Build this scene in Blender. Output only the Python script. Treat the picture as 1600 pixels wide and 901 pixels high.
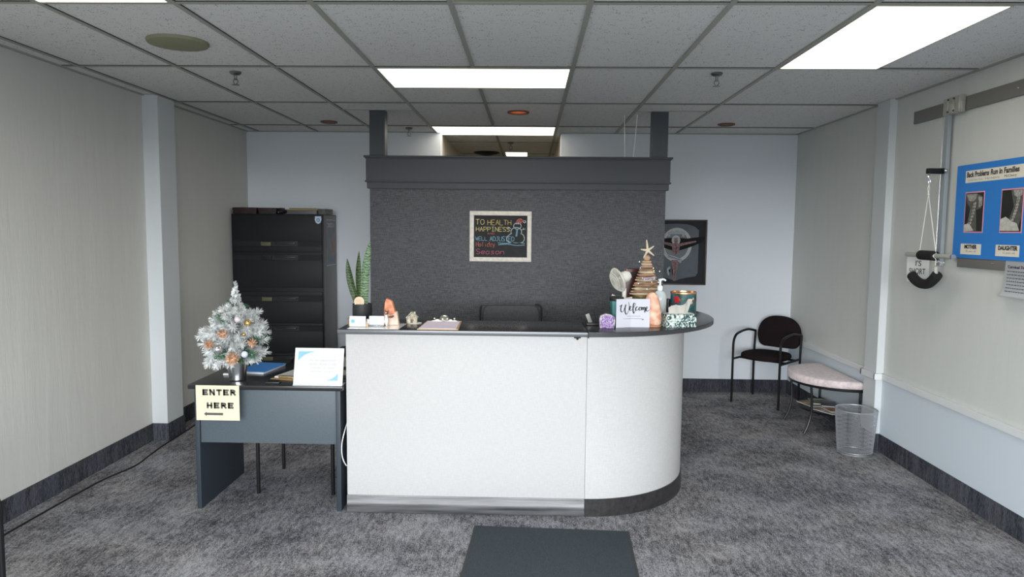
import bpy, bmesh, math, random
from mathutils import Vector, Matrix

for o in list(bpy.data.objects):
    bpy.data.objects.remove(o)
S = bpy.context.scene
COL = S.collection
PI = math.pi
random.seed(7)

# ------------------------------------------------------------------ camera
cam_data = bpy.data.cameras.new('camera')
cam = bpy.data.objects.new('camera', cam_data)
COL.objects.link(cam)
YAW, PITCH, ROLL, EYE = .0239, .0838, .0093, 1.663
_r0 = Vector((math.cos(YAW), math.sin(YAW), 0))
_y = Vector((-math.sin(YAW), math.cos(YAW), 0))
_F = math.cos(PITCH) * _y - math.sin(PITCH) * Vector((0, 0, 1))
_U = math.sin(PITCH) * _y + math.cos(PITCH) * Vector((0, 0, 1))
_R = math.cos(ROLL) * _r0 + math.sin(ROLL) * _U
_Up = math.cos(ROLL) * _U - math.sin(ROLL) * _r0
cam.matrix_world = Matrix(((_R.x, _Up.x, -_F.x, 0), (_R.y, _Up.y, -_F.y, 0), (_R.z, _Up.z, -_F.z, EYE), (0, 0, 0, 1)))
cam_data.sensor_width = 36
cam_data.lens = 1095.4 / 1600 * 36
cam_data.clip_start = .05
S.camera = cam

# ------------------------------------------------------------------ exposure, world, daylight
S.view_settings.view_transform = 'Standard'
S.view_settings.look = 'None'
S.view_settings.exposure = 0
S.view_settings.gamma = 1
S.view_settings.use_curve_mapping = False
W = bpy.data.worlds.new('world'); S.world = W; W.use_nodes = True
_nt = W.node_tree
_tc = _nt.nodes.new('ShaderNodeTexCoord'); _sx = _nt.nodes.new('ShaderNodeSeparateXYZ'); _rp = _nt.nodes.new('ShaderNodeValToRGB')
_nt.links.new(_tc.outputs['Generated'], _sx.inputs[0]); _ma = _nt.nodes.new('ShaderNodeMath'); _ma.operation = 'MULTIPLY_ADD'
_ma.inputs[1].default_value = .5; _ma.inputs[2].default_value = .5
_nt.links.new(_sx.outputs['Z'], _ma.inputs[0]); _nt.links.new(_ma.outputs[0], _rp.inputs[0])
_e = _rp.color_ramp.elements       # 0.5 = horizon: pavement and street below, overcast sky above
_e[0].position = .0; _e[0].color = (.06, .063, .065, 1); _e[1].position = .492; _e[1].color = (.085, .09, .095, 1)
for _p, _c in ((.503, (.46, .49, .52)), (.513, (.93, .96, .985)), (.56, (.965, .98, 1.0)), (.60, (.77, .80, .83)), (.68, (.46, .50, .54)), (1.0, (.36, .41, .45))):
    _x = _e.new(_p); _x.color = (*_c, 1)
_nt.links.new(_rp.outputs[0], _nt.nodes['Background'].inputs[0])
_nt.nodes['Background'].inputs[1].default_value = 20
# the storefront window opening behind the camera lets the daylight in
_pl = bpy.data.lights.new('window_portal', 'AREA'); _pl.shape = 'RECTANGLE'; _pl.size = 5.1; _pl.size_y = 2.2; _pl.cycles.is_portal = True
_po = bpy.data.objects.new('window_portal', _pl); _po.location = (-.11, -1.27, 1.38); _po.rotation_euler = (math.radians(90), 0, 0); COL.objects.link(_po)

LAMP = 4.2          # fluorescent diffuser brightness

# ------------------------------------------------------------------ materials
def rgb(h):
    h = h.lstrip('#'); c = [int(h[i:i + 2], 16) / 255 for i in (0, 2, 4)]
    return tuple(x / 12.92 if x <= .04045 else ((x + .055) / 1.055) ** 2.4 for x in c)
_m = {}
def M(name, col, rough=.5, metal=0, noise=None, bump=None, emit=0, trans=0, ior=1.45, stretch=(1, 1, 1), spec=.5, alpha=1, coat=0, sheen=0):
    """noise=(scale, dark factor) mottles the colour; bump=(scale, strength, distance)."""
    if name in _m: return _m[name]
    m = bpy.data.materials.new(name); m.use_nodes = True; _m[name] = m
    nt = m.node_tree; b = nt.nodes['Principled BSDF']
    if isinstance(col, str): col = rgb(col)
    b.inputs['Base Color'].default_value = (*col, 1)
    b.inputs['Roughness'].default_value = rough
    b.inputs['Metallic'].default_value = metal
    b.inputs['IOR'].default_value = ior
    b.inputs['Specular IOR Level'].default_value = spec
    b.inputs['Transmission Weight'].default_value = trans
    b.inputs['Coat Weight'].default_value = coat
    b.inputs['Sheen Weight'].default_value = sheen
    b.inputs['Alpha'].default_value = alpha
    if emit:
        b.inputs['Emission Color'].default_value = (*col, 1); b.inputs['Emission Strength'].default_value = emit
    if noise or bump:
        tc = nt.nodes.new('ShaderNodeTexCoord'); mp = nt.nodes.new('ShaderNodeMapping')
        mp.inputs['Scale'].default_value = stretch
        nt.links.new(tc.outputs['Object'], mp.inputs[0])
    if noise:
        n = nt.nodes.new('ShaderNodeTexNoise'); n.inputs['Scale'].default_value = noise[0]; n.inputs['Detail'].default_value = 4
        nt.links.new(mp.outputs[0], n.inputs['Vector'])
        r = nt.nodes.new('ShaderNodeValToRGB')
        r.color_ramp.elements[0].position = .35; r.color_ramp.elements[1].position = .65
        k = noise[1]
        r.color_ramp.elements[0].color = (col[0] * k, col[1] * k, col[2] * k, 1)
        r.color_ramp.elements[1].color = (*(noise[2] if len(noise) > 2 else col), 1)
        nt.links.new(n.outputs[0], r.inputs[0]); nt.links.new(r.outputs[0], b.inputs['Base Color'])
    if bump:
        n = nt.nodes.new('ShaderNodeTexNoise'); n.inputs['Scale'].default_value = bump[0]; n.inputs['Detail'].default_value = 3
        nt.links.new(mp.outputs[0], n.inputs['Vector'])
        bp = nt.nodes.new('ShaderNodeBump'); bp.inputs['Strength'].default_value = bump[1]
        bp.inputs['Distance'].default_value = bump[2] if len(bump) > 2 else .002
        nt.links.new(n.outputs[0], bp.inputs['Height']); nt.links.new(bp.outputs[0], b.inputs['Normal'])
    return m

def node_mat(name, rough=.8):
    m = bpy.data.materials.new(name); m.use_nodes = True; nt = m.node_tree
    b = nt.nodes['Principled BSDF']; b.inputs['Roughness'].default_value = rough
    return m, nt, b
def N(nt, kind, **kw):
    n = nt.nodes.new(kind)
    for k, v in kw.items():
        if k in n.inputs: n.inputs[k].default_value = v
        else: setattr(n, k, v)
    return n
def ramp(nt, src, stops):
    r = nt.nodes.new('ShaderNodeValToRGB'); e = r.color_ramp.elements
    while len(e) > 1: e.remove(e[-1])
    e[0].position = stops[0][0]; e[0].color = (*stops[0][1], 1)
    for p, c in stops[1:]:
        x = e.new(p); x.color = (*c, 1)
    nt.links.new(src, r.inputs[0]); return r
def mixc(nt, mode, fac, a, b):
    x = nt.nodes.new('ShaderNodeMix'); x.data_type = 'RGBA'; x.blend_type = mode
    x.inputs[0].default_value = fac
    nt.links.new(a, x.inputs[6]); nt.links.new(b, x.inputs[7]); return x.outputs[2]

def carpet_mat(name, lo, hi, stretch=(1, 1, 1)):
    m, nt, b = node_mat(name, .95); b.inputs['Specular IOR Level'].default_value = .15
    tc = N(nt, 'ShaderNodeTexCoord'); mp = N(nt, 'ShaderNodeMapping'); mp.inputs['Scale'].default_value = stretch
    nt.links.new(tc.outputs['Object'], mp.inputs[0])
    big = N(nt, 'ShaderNodeTexNoise', Scale=2.6, Detail=6.0, Roughness=.62)
    mid = N(nt, 'ShaderNodeTexNoise', Scale=17.0, Detail=5.0, Roughness=.7)
    mp2 = N(nt, 'ShaderNodeMapping'); mp2.inputs['Scale'].default_value = (2.4, .75, 1); mp2.inputs['Rotation'].default_value = (0, 0, .22)
    mp3 = N(nt, 'ShaderNodeMapping'); mp3.inputs['Scale'].default_value = (1.5, .6, 1); nt.links.new(mp.outputs[0], mp3.inputs[0])
    nt.links.new(mp.outputs[0], mp2.inputs[0])
    fine = N(nt, 'ShaderNodeTexNoise', Scale=105.0, Detail=3.0, Roughness=.85)
    for n, s in ((big, mp), (mid, mp2), (fine, mp3)): nt.links.new(s.outputs[0], n.inputs['Vector'])
    a = N(nt, 'ShaderNodeMath', operation='MULTIPLY'); a.inputs[1].default_value = .24; nt.links.new(big.outputs[0], a.inputs[0])
    c = N(nt, 'ShaderNodeMath', operation='MULTIPLY_ADD'); c.inputs[1].default_value = .30
    nt.links.new(mid.outputs[0], c.inputs[0]); nt.links.new(a.outputs[0], c.inputs[2])
    d = N(nt, 'ShaderNodeMath', operation='MULTIPLY_ADD'); d.inputs[1].default_value = .46
    nt.links.new(fine.outputs[0], d.inputs[0]); nt.links.new(c.outputs[0], d.inputs[2])
    r = ramp(nt, d.outputs[0], [(.425, lo), (.50, tuple((x + y) / 2 * .9 for x, y in zip(lo, hi))), (.59, hi)])
    tn = N(nt, 'ShaderNodeTexNoise', Scale=1.7, Detail=3.0); nt.links.new(mp.outputs[0], tn.inputs['Vector'])
    tr = ramp(nt, tn.outputs[0], [(.40, (1.0, .97, .93)), (.60, (.86, .91, 1.0))])
    nt.links.new(mixc(nt, 'MULTIPLY', .38, r.outputs[0], tr.outputs[0]), b.inputs['Base Color'])
    bp = N(nt, 'ShaderNodeBump', Strength=.6, Distance=.003); nt.links.new(d.outputs[0], bp.inputs['Height'])
    nt.links.new(bp.outputs[0], b.inputs['Normal'])
    return m
CARPET = carpet_mat('loop_carpet', (.045, .046, .054), (.46, .455, .47))
CARPETB = carpet_mat('carpet_base', (.022, .024, .032), (.105, .11, .128), (2.2, 2.2, .35))

def wall_mat(name, col, scale=9, strength=.35, vert=.12, dark=.975, dist=.004):
    """painted textured wallpaper with vertical streaks"""
    m, nt, b = node_mat(name, .6); b.inputs['Specular IOR Level'].default_value = .25
    tc = N(nt, 'ShaderNodeTexCoord'); mp = N(nt, 'ShaderNodeMapping'); mp.inputs['Scale'].default_value = (1, 1, vert)
    nt.links.new(tc.outputs['Object'], mp.inputs[0])
    n1 = N(nt, 'ShaderNodeTexNoise', Scale=scale, Detail=5.0, Roughness=.6, Distortion=.4)
    n2 = N(nt, 'ShaderNodeTexNoise', Scale=scale * 9, Detail=2.0)
    for n in (n1, n2): nt.links.new(mp.outputs[0], n.inputs['Vector'])
    s = N(nt, 'ShaderNodeMath', operation='MULTIPLY_ADD'); s.inputs[1].default_value = .3
    nt.links.new(n2.outputs[0], s.inputs[0]); nt.links.new(n1.outputs[0], s.inputs[2])
    r = ramp(nt, n1.outputs[0], [(.4, tuple(c * dark for c in col)), (.6, col)])
    nt.links.new(r.outputs[0], b.inputs['Base Color'])
    bp = N(nt, 'ShaderNodeBump', Strength=strength, Distance=dist); nt.links.new(s.outputs[0], bp.inputs['Height'])
    nt.links.new(bp.outputs[0], b.inputs['Normal'])
    return m
WALLPAPER = wall_mat('wallpaper', rgb('#cfcfca'), strength=.7)
WALLPAPER_R = wall_mat('wallpaper_right', rgb('#d0d3cf'), scale=12, strength=.4)
WALL_PAINT = M('wall_paint', '#dee4ea', .55, bump=(60, .08, .001), spec=.3)
DADO = M('dado_paint', '#ccd6de', .5, bump=(40, .08, .001), spec=.3)
TRIM = M('trim_paint', '#dadddd', .45, spec=.4)
COLUMN = M('column_paint', '#cbd0d2', .5, bump=(50, .06, .001), spec=.3)

def weave_mat(name, col, hi, scale=140, rough=.6, strength=.35, spec=.3):
    m, nt, b = node_mat(name, rough); b.inputs['Specular IOR Level'].default_value = spec
    tc = N(nt, 'ShaderNodeTexCoord')
    outs = []
    for sc in ((1, 1, 9), (9, 9, 1)):
        mp = N(nt, 'ShaderNodeMapping'); mp.inputs['Scale'].default_value = sc
        nt.links.new(tc.outputs['Object'], mp.inputs[0])
        n = N(nt, 'ShaderNodeTexNoise', Scale=scale / 9, Detail=3.0, Roughness=.6)
        nt.links.new(mp.outputs[0], n.inputs['Vector']); outs.append(n.outputs[0])
    a = N(nt, 'ShaderNodeMath', operation='ADD'); nt.links.new(outs[0], a.inputs[0]); nt.links.new(outs[1], a.inputs[1])
    r = ramp(nt, a.outputs[0], [(.0, col), (1, hi)]); r.color_ramp.elements[0].position = .42
    h = N(nt, 'ShaderNodeMath', operation='MULTIPLY'); h.inputs[1].default_value = .5; nt.links.new(a.outputs[0], h.inputs[0])
    nt.links.new(h.outputs[0], r.inputs[0]); r.color_ramp.elements[1].position = .6
    nt.links.new(r.outputs[0], b.inputs['Base Color'])
    bp = N(nt, 'ShaderNodeBump', Strength=strength, Distance=.002); nt.links.new(h.outputs[0], bp.inputs['Height'])
    nt.links.new(bp.outputs[0], b.inputs['Normal'])
    return m
GRASSCLOTH = weave_mat('dark_grasscloth', (.025, .0275, .031), (.084, .090, .098), scale=210, rough=.5, strength=.3, spec=.4)
LINEN_WHITE = weave_mat('white_linen_laminate', rgb('#b6b5b4'), rgb('#bfbebd'), scale=260, rough=.45, strength=.08)

def tile_mat():
    m, nt, b = node_mat('ceiling_tile', .95); b.inputs['Specular IOR Level'].default_value = .1
    tc = N(nt, 'ShaderNodeTexCoord')
    v = N(nt, 'ShaderNodeTexVoronoi', Scale=95.0); nt.links.new(tc.outputs['Object'], v.inputs['Vector'])
    n = N(nt, 'ShaderNodeTexNoise', Scale=26.0, Detail=3.0); nt.links.new(tc.outputs['Object'], n.inputs['Vector'])
    # pinholes where the cell distance is small and the noise picks the cell
    s = N(nt, 'ShaderNodeMath', operation='SUBTRACT'); nt.links.new(n.outputs[0], s.inputs[0]); nt.links.new(v.outputs['Distance'], s.inputs[1])
    base = rgb('#e4e4e1')
    r = ramp(nt, s.outputs[0], [(.27, base), (.34, tuple(c * .46 for c in base))])
    nt.links.new(r.outputs[0], b.inputs['Base Color'])
    bp = N(nt, 'ShaderNodeBump', Strength=.3, Distance=.002); bp.invert = True
    nt.links.new(s.outputs[0], bp.inputs['Height']); nt.links.new(bp.outputs[0], b.inputs['Normal'])
    return m
TILE = tile_mat()
TEE = M('ceiling_tee', '#a5a69c', .5, spec=.3)
DARK_TRIM = M('charcoal_paint', '#3e4146', .45, spec=.4)
BLACK_LAM = M('black_laminate', (.022, .023, .026), .22, noise=(300, .7), spec=.5)
EDGE = M('laminate_edge', (.07, .075, .08), .3, spec=.6)
KICK = M('rubber_kick', (.085, .087, .09), .3, noise=(5, .35, (.14, .14, .145)), stretch=(.4, 1, 8), spec=.6, bump=(9, .25, .003))
BLACK = M('black_metal', (.007, .007, .008), .36, spec=.4)
BLACK_PLASTIC = M('black_plastic', (.015, .015, .016), .45)
FABRIC = M('maroon_black_fabric', (.020, .0135, .0145), .95, bump=(400, .4, .001), spec=.1, noise=(200, .6))
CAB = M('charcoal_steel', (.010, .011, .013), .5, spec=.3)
CAB_SHEEN = M('charcoal_steel_painted_sheen', (.10, .10, .102), .4, spec=.5)  # lighter copy of the charcoal steel, side reflection put into the colour
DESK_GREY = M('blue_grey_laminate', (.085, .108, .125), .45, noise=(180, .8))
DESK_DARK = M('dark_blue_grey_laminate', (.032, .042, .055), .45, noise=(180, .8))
WHITE = M('white_plastic', '#e9e9e6', .35)
PAPER = M('white_paper', '#d6d7d8', .7)
CREAM = M('cream_paper', '#dedab6', .75)
INK = M('grey_ink', (.08, .08, .075), .7)
INKB = M('black_ink', (.015, .015, .018), .6)
SILVER = M('brushed_silver', (.62, .64, .66), .24, metal=1, noise=(30, .8), stretch=(6, 6, .3))
CHROME = M('chrome', (.75, .75, .76), .12, metal=1)
GREY_METAL = M('grey_painted_metal', (.18, .175, .165), .45)
DIFF = M('fluorescent_diffuser', (1, .93, .80), .4, emit=LAMP)
DIFF_OFF = M('unlit_diffuser', '#a9ab98', .4, noise=(220, .85))

# ------------------------------------------------------------------ mesh helpers
def bm_new(): return bmesh.new()
def box(bm, x0, x1, y0, y1, z0, z1, bev=0, mat=None):
    r = bmesh.ops.create_cube(bm, size=1)
    T = Matrix.Translation(((x0 + x1) / 2, (y0 + y1) / 2, (z0 + z1) / 2)) @ Matrix.Diagonal((abs(x1 - x0), abs(y1 - y0), abs(z1 - z0), 1))
    if mat is not None: T = mat @ T
    bmesh.ops.transform(bm, matrix=T, verts=r['verts'])
    if bev:
        es = list({e for v in r['verts'] for e in v.link_edges})
        bmesh.ops.bevel(bm, geom=es, offset=bev, segments=2, affect='EDGES', profile=.6)
    return bm
def prism(bm, pts, z0, z1, bev=0):
    b = [bm.verts.new((p[0], p[1], z0)) for p in pts]; t = [bm.verts.new((p[0], p[1], z1)) for p in pts]
    n = len(pts); fs = [bm.faces.new(b[::-1]), bm.faces.new(t)]
    for i in range(n): fs.append(bm.faces.new((b[i], b[(i + 1) % n], t[(i + 1) % n], t[i])))
    bmesh.ops.recalc_face_normals(bm, faces=fs)
    if bev:
        es = list({e for v in b + t for e in v.link_edges if (v in b) == (e.other_vert(v) in b)})
        bmesh.ops.bevel(bm, geom=es, offset=bev, segments=2, affect='EDGES', profile=.6)
    return bm
def lathe(bm, prof, seg=28, c=(0, 0), cap=True):
    rings = []
    for r, z in prof:
        if r < 1e-5: rings.append([bm.verts.new((c[0], c[1], z))])
        else: rings.append([bm.verts.new((c[0] + r * math.cos(2 * PI * i / seg), c[1] + r * math.sin(2 * PI * i / seg), z)) for i in range(seg)])
    fs = []
    for a, b in zip(rings, rings[1:]):
        for i in range(seg):
            j = (i + 1) % seg
            if len(a) == 1 and len(b) == 1: continue
            if len(a) == 1: fs.append(bm.faces.new((a[0], b[i], b[j])))
            elif len(b) == 1: fs.append(bm.faces.new((a[i], b[0], a[j])))
            else: fs.append(bm.faces.new((a[i], b[i], b[j], a[j])))
    if cap:
        for rg in (rings[0], rings[-1]):
            if len(rg) > 2: fs.append(bm.faces.new(rg))
    bmesh.ops.recalc_face_normals(bm, faces=fs)
    return bm
def catmull(pts, n=6, closed=False):
    P = [Vector(p) for p in pts]; out = []
    L = len(P); rng = range(L if closed else L - 1)
    for i in rng:
        p0 = P[(i - 1) % L] if closed or i > 0 else P[0]; p1 = P[i]; p2 = P[(i + 1) % L]
        p3 = P[(i + 2) % L] if closed or i + 2 < L else P[-1]
        for k in range(n):
            t = k / n
            out.append(.5 * ((2 * p1) + (p2 - p0) * t + (2 * p0 - 5 * p1 + 4 * p2 - p3) * t * t + (3 * p1 - p0 - 3 * p2 + p3) * t ** 3))
    if not closed: out.append(P[-1].copy())
    return out
def tube(bm, pts, r, seg=8, closed=False, cap=True):
    P = [Vector(p) for p in pts]; n = len(P); rings = []
    up = None
    for i in range(n):
        a = P[i - 1] if (i > 0 or closed) else P[i]; b = P[(i + 1) % n] if (i < n - 1 or closed) else P[i]
        d = (b - a).normalized()
        if up is None: up = d.orthogonal().normalized()
        up = (up - d * up.dot(d)).normalized(); s = d.cross(up)
        rr = r[i] if isinstance(r, (list, tuple)) else r
        rings.append([bm.verts.new(P[i] + rr * (up * math.cos(2 * PI * k / seg) + s * math.sin(2 * PI * k / seg))) for k in range(seg)])
    fs = []
    for i in range(n if closed else n - 1):
        a, b = rings[i], rings[(i + 1) % n]
        for k in range(seg): fs.append(bm.faces.new((a[k], a[(k + 1) % seg], b[(k + 1) % seg], b[k])))
    if cap and not closed: fs.append(bm.faces.new(rings[0])); fs.append(bm.faces.new(rings[-1]))
    bmesh.ops.recalc_face_normals(bm, faces=fs)
    return bm
def pad(bm, outline, t, rnd=.02, n=4, z=0, dome=0, mat=None):
    """cushion from a convex outline in XY: rounded rim, thickness t"""
    cx = sum(p[0] for p in outline) / len(outline); cy = sum(p[1] for p in outline) / len(outline)
    R = max(math.hypot(p[0] - cx, p[1] - cy) for p in outline)
    lv = []
    for i in range(n + 1):
        a = PI / 2 * i / n; lv.append((1 - rnd / R * (1 - math.sin(a)), z + rnd * (1 - math.cos(a))))
    for i in range(n + 1):
        a = PI / 2 * i / n; lv.append((1 - rnd / R * (1 - math.cos(a)), z + t - rnd + rnd * math.sin(a)))
    for s, k in ((.8, .45), (.55, .8), (.25, .97)): lv.append((s * (1 - rnd / R), z + t + dome * k))
    rings = [[bm.verts.new((cx + (p[0] - cx) * s, cy + (p[1] - cy) * s, zz)) for p in outline] for s, zz in lv]
    fs = [bm.faces.new(rings[0][::-1]), bm.faces.new(rings[-1])]
    L = len(outline)
    for a, b in zip(rings, rings[1:]):
        for i in range(L): fs.append(bm.faces.new((a[i], a[(i + 1) % L], b[(i + 1) % L], b[i])))
    bmesh.ops.recalc_face_normals(bm, faces=fs)
    if mat is not None: bmesh.ops.transform(bm, matrix=mat, verts=[v for r in rings for v in r])
    return bm
def ico(bm, c, r, sub=2, sc=(1, 1, 1), jit=0, rot=None):
    g = bmesh.ops.create_icosphere(bm, subdivisions=sub, radius=1)
    for v in g['verts']:
        k = 1 + random.uniform(-jit, jit)
        p = Vector((v.co.x * r * sc[0] * k, v.co.y * r * sc[1] * k, v.co.z * r * sc[2] * k))
        if rot is not None: p = rot @ p
        v.co = p + Vector(c)
    return bm
def poly(bm, pts3):
    f = bm.faces.new([bm.verts.new(p) for p in pts3]); return f

def obj(name, bm, m, parent=None, smooth=True, ang=35):
    me = bpy.data.meshes.new(name); bm.normal_update(); bm.to_mesh(me); bm.free()
    me.materials.append(m)
    if smooth:
        for p in me.polygons: p.use_smooth = True
        try: me.set_sharp_from_angle(angle=math.radians(ang))
        except Exception: pass
    o = bpy.data.objects.new(name, me); COL.objects.link(o)
    if parent: o.parent = parent
    return o
def tag(o, label, cat, group=None):
    o['label'] = label; o['category'] = cat
    if group: o['group'] = group
    return o
def thing(name, label, cat, loc=(0, 0, 0), rz=0, group=None):
    o = bpy.data.objects.new(name, None); COL.objects.link(o); o.empty_display_size = .1
    o.location = loc; o.rotation_euler = (0, 0, rz)
    return tag(o, label, cat, group)
def struct(name, bm, m, parent=None, smooth=False):
    o = obj(name, bm, m, parent, smooth); o['kind'] = 'structure'; return o
def dup(root, loc, rz, label, group=None):
    r = root.copy(); COL.objects.link(r); r.location = loc; r.rotation_euler = (0, 0, rz); r['label'] = label
    if group: r['group'] = group
    for ch in list(root.children):
        c = ch.copy(); COL.objects.link(c); c.parent = r
        for g in ch.children:
            d = g.copy(); COL.objects.link(d); d.parent = c
    return r
def text(name, s, size, m, parent, mat, width=None, bold=0, align='LEFT', extrude=.0004, shear=0):
    """lettering mesh; mat maps text plane (x right, y up) into the parent's space"""
    cu = bpy.data.curves.new(name, 'FONT'); cu.body = s; cu.size = size; cu.align_x = align
    cu.extrude = extrude; cu.offset = bold; cu.shear = shear; cu.resolution_u = 3
    t = bpy.data.objects.new(name, cu); COL.objects.link(t)
    bpy.context.view_layer.update()
    me = bpy.data.meshes.new_from_object(t.evaluated_get(bpy.context.evaluated_depsgraph_get()))
    bpy.data.objects.remove(t)
    k = 1
    if width:
        xs = [v.co.x for v in me.vertices]; k = width / (max(xs) - min(xs))
    me.transform(mat @ Matrix.Diagonal((k, 1, 1, 1)))
    me.materials.clear(); me.materials.append(m)
    o = bpy.data.objects.new(name, me); COL.objects.link(o)
    if parent: o.parent = parent
    return o
def onwall_front(x, y, z):    # text plane facing -Y
    return Matrix.Translation((x, y, z)) @ Matrix.Rotation(PI / 2, 4, 'X')
def onwall_right(x, y, z):    # text plane on the right wall facing -X, reading towards -Y
    return Matrix.Translation((x, y, z)) @ Matrix(((0, 0, -1, 0), (-1, 0, 0, 0), (0, 1, 0, 0), (0, 0, 0, 1)))
def ribbon(bm, pts, w, off=(0, 0, 0), slim=1.0, th=.0006):
    """flat pen stroke in the XY plane; thicker on down-strokes when slim < 1"""
    P = catmull([(p[0], p[1], 0) for p in pts], 5); L = []; Rr = []
    for i, p in enumerate(P):
        d = (P[min(i + 1, len(P) - 1)] - P[max(i - 1, 0)]); d.normalize()
        k = slim + (1 - slim) * max(0, -d.y)
        nrm = Vector((-d.y, d.x, 0)) * (w * k / 2)
        L.append(bm.verts.new(p + nrm + Vector(off))); Rr.append(bm.verts.new(p - nrm + Vector(off)))
    for i in range(len(P) - 1):
        try: bm.faces.new((Rr[i], Rr[i + 1], L[i + 1], L[i]))
        except ValueError: pass
def arc(cx, cy, rx, ry, a0, a1, n=10):
    return [(cx + rx * math.cos(math.radians(a0 + (a1 - a0) * i / n)), cy + ry * math.sin(math.radians(a0 + (a1 - a0) * i / n))) for i in range(n + 1)]

# ================================================================== ROOM SHELL
XL, XR, YB, YF, H = -2.92, 2.70, 7.25, -1.2, 2.64
CL, CR, CE = -.918, .312, 11.5                      # corridor behind the back wall
struct('floor', box(bm_new(), XL - .2, XR + .2, YF - .2, CE + .2, -.1, 0), CARPET)
struct('ceiling', box(bm_new(), XL - .2, XR + .2, YF - .2, CE + .2, H + .008, H + .12), TILE)
struct('wall_left', box(bm_new(), XL - .15, XL, YF, YB, 0, H + .008), WALLPAPER)
struct('wall_right', box(bm_new(), XR, XR + .15, YF, YB, 0, H + .008), WALLPAPER_R)
bm = bm_new()
box(bm, XL - .15, CL, YB, YB + .15, 0, H + .008); box(bm, CR, XR + .15, YB, YB + .15, 0, H + .008)
struct('wall_back', bm, WALL_PAINT)
HALL = M('hall_paint', '#cfc6b4', .6, bump=(60, .08, .001))
bm = bm_new(); box(bm, CL - .15, CL, YB + .15, CE, 0, H + .008); struct('wall_corridor_left', bm, HALL)
bm = bm_new(); box(bm, CR, CR + .15, YB + .15, CE, 0, H + .008); struct('wall_corridor_right', bm, HALL)
struct('wall_corridor_end', box(bm_new(), CL - .15, CR + .15, CE, CE + .15, 0, H + .008), HALL)
bm = bm_new()                                       # storefront wall behind the camera, with its window opening
box(bm, XL - .15, XR + .15, YF - .15, YF, 0, .25); box(bm, XL - .15, XR + .15, YF - .15, YF, 2.5, H + .008)
box(bm, XL - .15, XL + .25, YF - .15, YF, .25, 2.5); box(bm, XR - .25, XR + .15, YF - .15, YF, .25, 2.5)
struct('wall_front', bm, WALL_PAINT)
bm = bm_new()
for x in (XL + .25, -.95, .95, XR - .31): box(bm, x, x + .06, YF - .1, YF - .04, .25, 2.5)
box(bm, XL + .25, XR - .25, YF - .1, YF - .04, .25, .31); box(bm, XL + .25, XR - .25, YF - .1, YF - .04, 2.44, 2.5)
struct('window_1', bm, M('window_frame', (.25, .25, .26), .4, metal=1))

# right wall: painted dado below the rail
struct('trim_1', box(bm_new(), XR - .006, XR, YF, YB, 0, .56), DADO)
bm = bm_new(); box(bm, XR - .022, XR, YF, 5.318, .555, .602, .004); box(bm, XR - .022, XR, 5.512, YB, .555, .602, .004)
box(bm, 2.645 - .020, 2.645, 5.300, 5.532, .555, .602, .003); box(bm, 2.645 - .02, XR, 5.298, 5.318, .555, .602, .003); box(bm, 2.645 - .02, XR, 5.512, 5.532, .555, .602, .003)
struct('trim_2', bm, TRIM)
struct('trim_3', box(bm_new(), 2.645, XR, 5.32, 5.51, 0, H + .006, .002), COLUMN)      # right pilaster
struct('trim_4', box(bm_new(), XL, -2.80, 5.29, 5.54, 0, H + .006, .002), COLUMN)      # left pilaster
# coved carpet base
HB = .134
bm = bm_new(); box(bm, XL, XL + .01, YF, 5.28, 0, HB); box(bm, XL, XL + .01, 5.55, YB, 0, HB)
box(bm, XL, -2.79, 5.28, 5.29, 0, HB); box(bm, -2.80, -2.79, 5.29, 5.54, 0, HB); box(bm, XL, -2.79, 5.54, 5.55, 0, HB)
struct('baseboard_left', bm, CARPETB)
bm = bm_new(); box(bm, XR - .016, XR - .006, YF, 5.31, 0, HB); box(bm, XR - .016, XR - .006, 5.52, YB, 0, HB)
box(bm, 2.635, XR, 5.31, 5.32, 0, HB); box(bm, 2.635, 2.645, 5.32, 5.51, 0, HB); box(bm, 2.635, XR, 5.51, 5.52, 0, HB)
struct('baseboard_right', bm, CARPETB)
bm = bm_new(); box(bm, XL, CL, YB - .01, YB, 0, HB); box(bm, CR, XR, YB - .01, YB, 0, HB)
struct('baseboard_back', bm, CARPETB)

# ceiling grid
X0, Y0, TW, TL = -2.184, 3.143, .6096, 1.2192
cols = [X0 + TW * i for i in range(-1, 8)]
rows = [Y0 + TL * j for j in range(-3, 4)]
w = .012
bm = bm_new()
for i, x in enumerate(cols[:-1]):
    idx = i - 1
    if idx == 3:   # interrupted by the crosswise fixtures
        box(bm, x - w, x + w, YF, rows[4], H, H + .009); box(bm, x - w, x + w, rows[4] + TL / 2, rows[6], H, H + .009)
        box(bm, x - w, x + w, rows[6] + TL / 2, CE, H, H + .009)
    else:
        box(bm, x - w, x + w, YF, YB if idx not in (2, 3, 4) else CE, H, H + .009)
for y in rows: box(bm, XL, XR, y - w, y + w, H + .001, H + .009)
for y in (rows[4] + TL / 2, rows[6] + TL / 2): box(bm, cols[3], cols[5], y - w, y + w, H + .001, H + .009)
for y in (rows[6] + TL, rows[6] + 2 * TL): box(bm, CL, CR, y - w, y + w, H + .001, H + .009)
box(bm, cols[2], cols[3], 5.90 - w, 5.90 + w, H + .001, H + .009); box(bm, cols[6], cols[7], 5.90 - w, 5.90 + w, H + .001, H + .009)
for a, b in ((XL, XL + .02), (XR - .02, XR)): box(bm, a, b, YF, YB, H, H + .009)
box(bm, XL, CL, YB - .02, YB, H, H + .009); box(bm, CR, XR, YB - .02, YB, H, H + .009)
struct('trim_5', bm, TEE)
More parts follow.
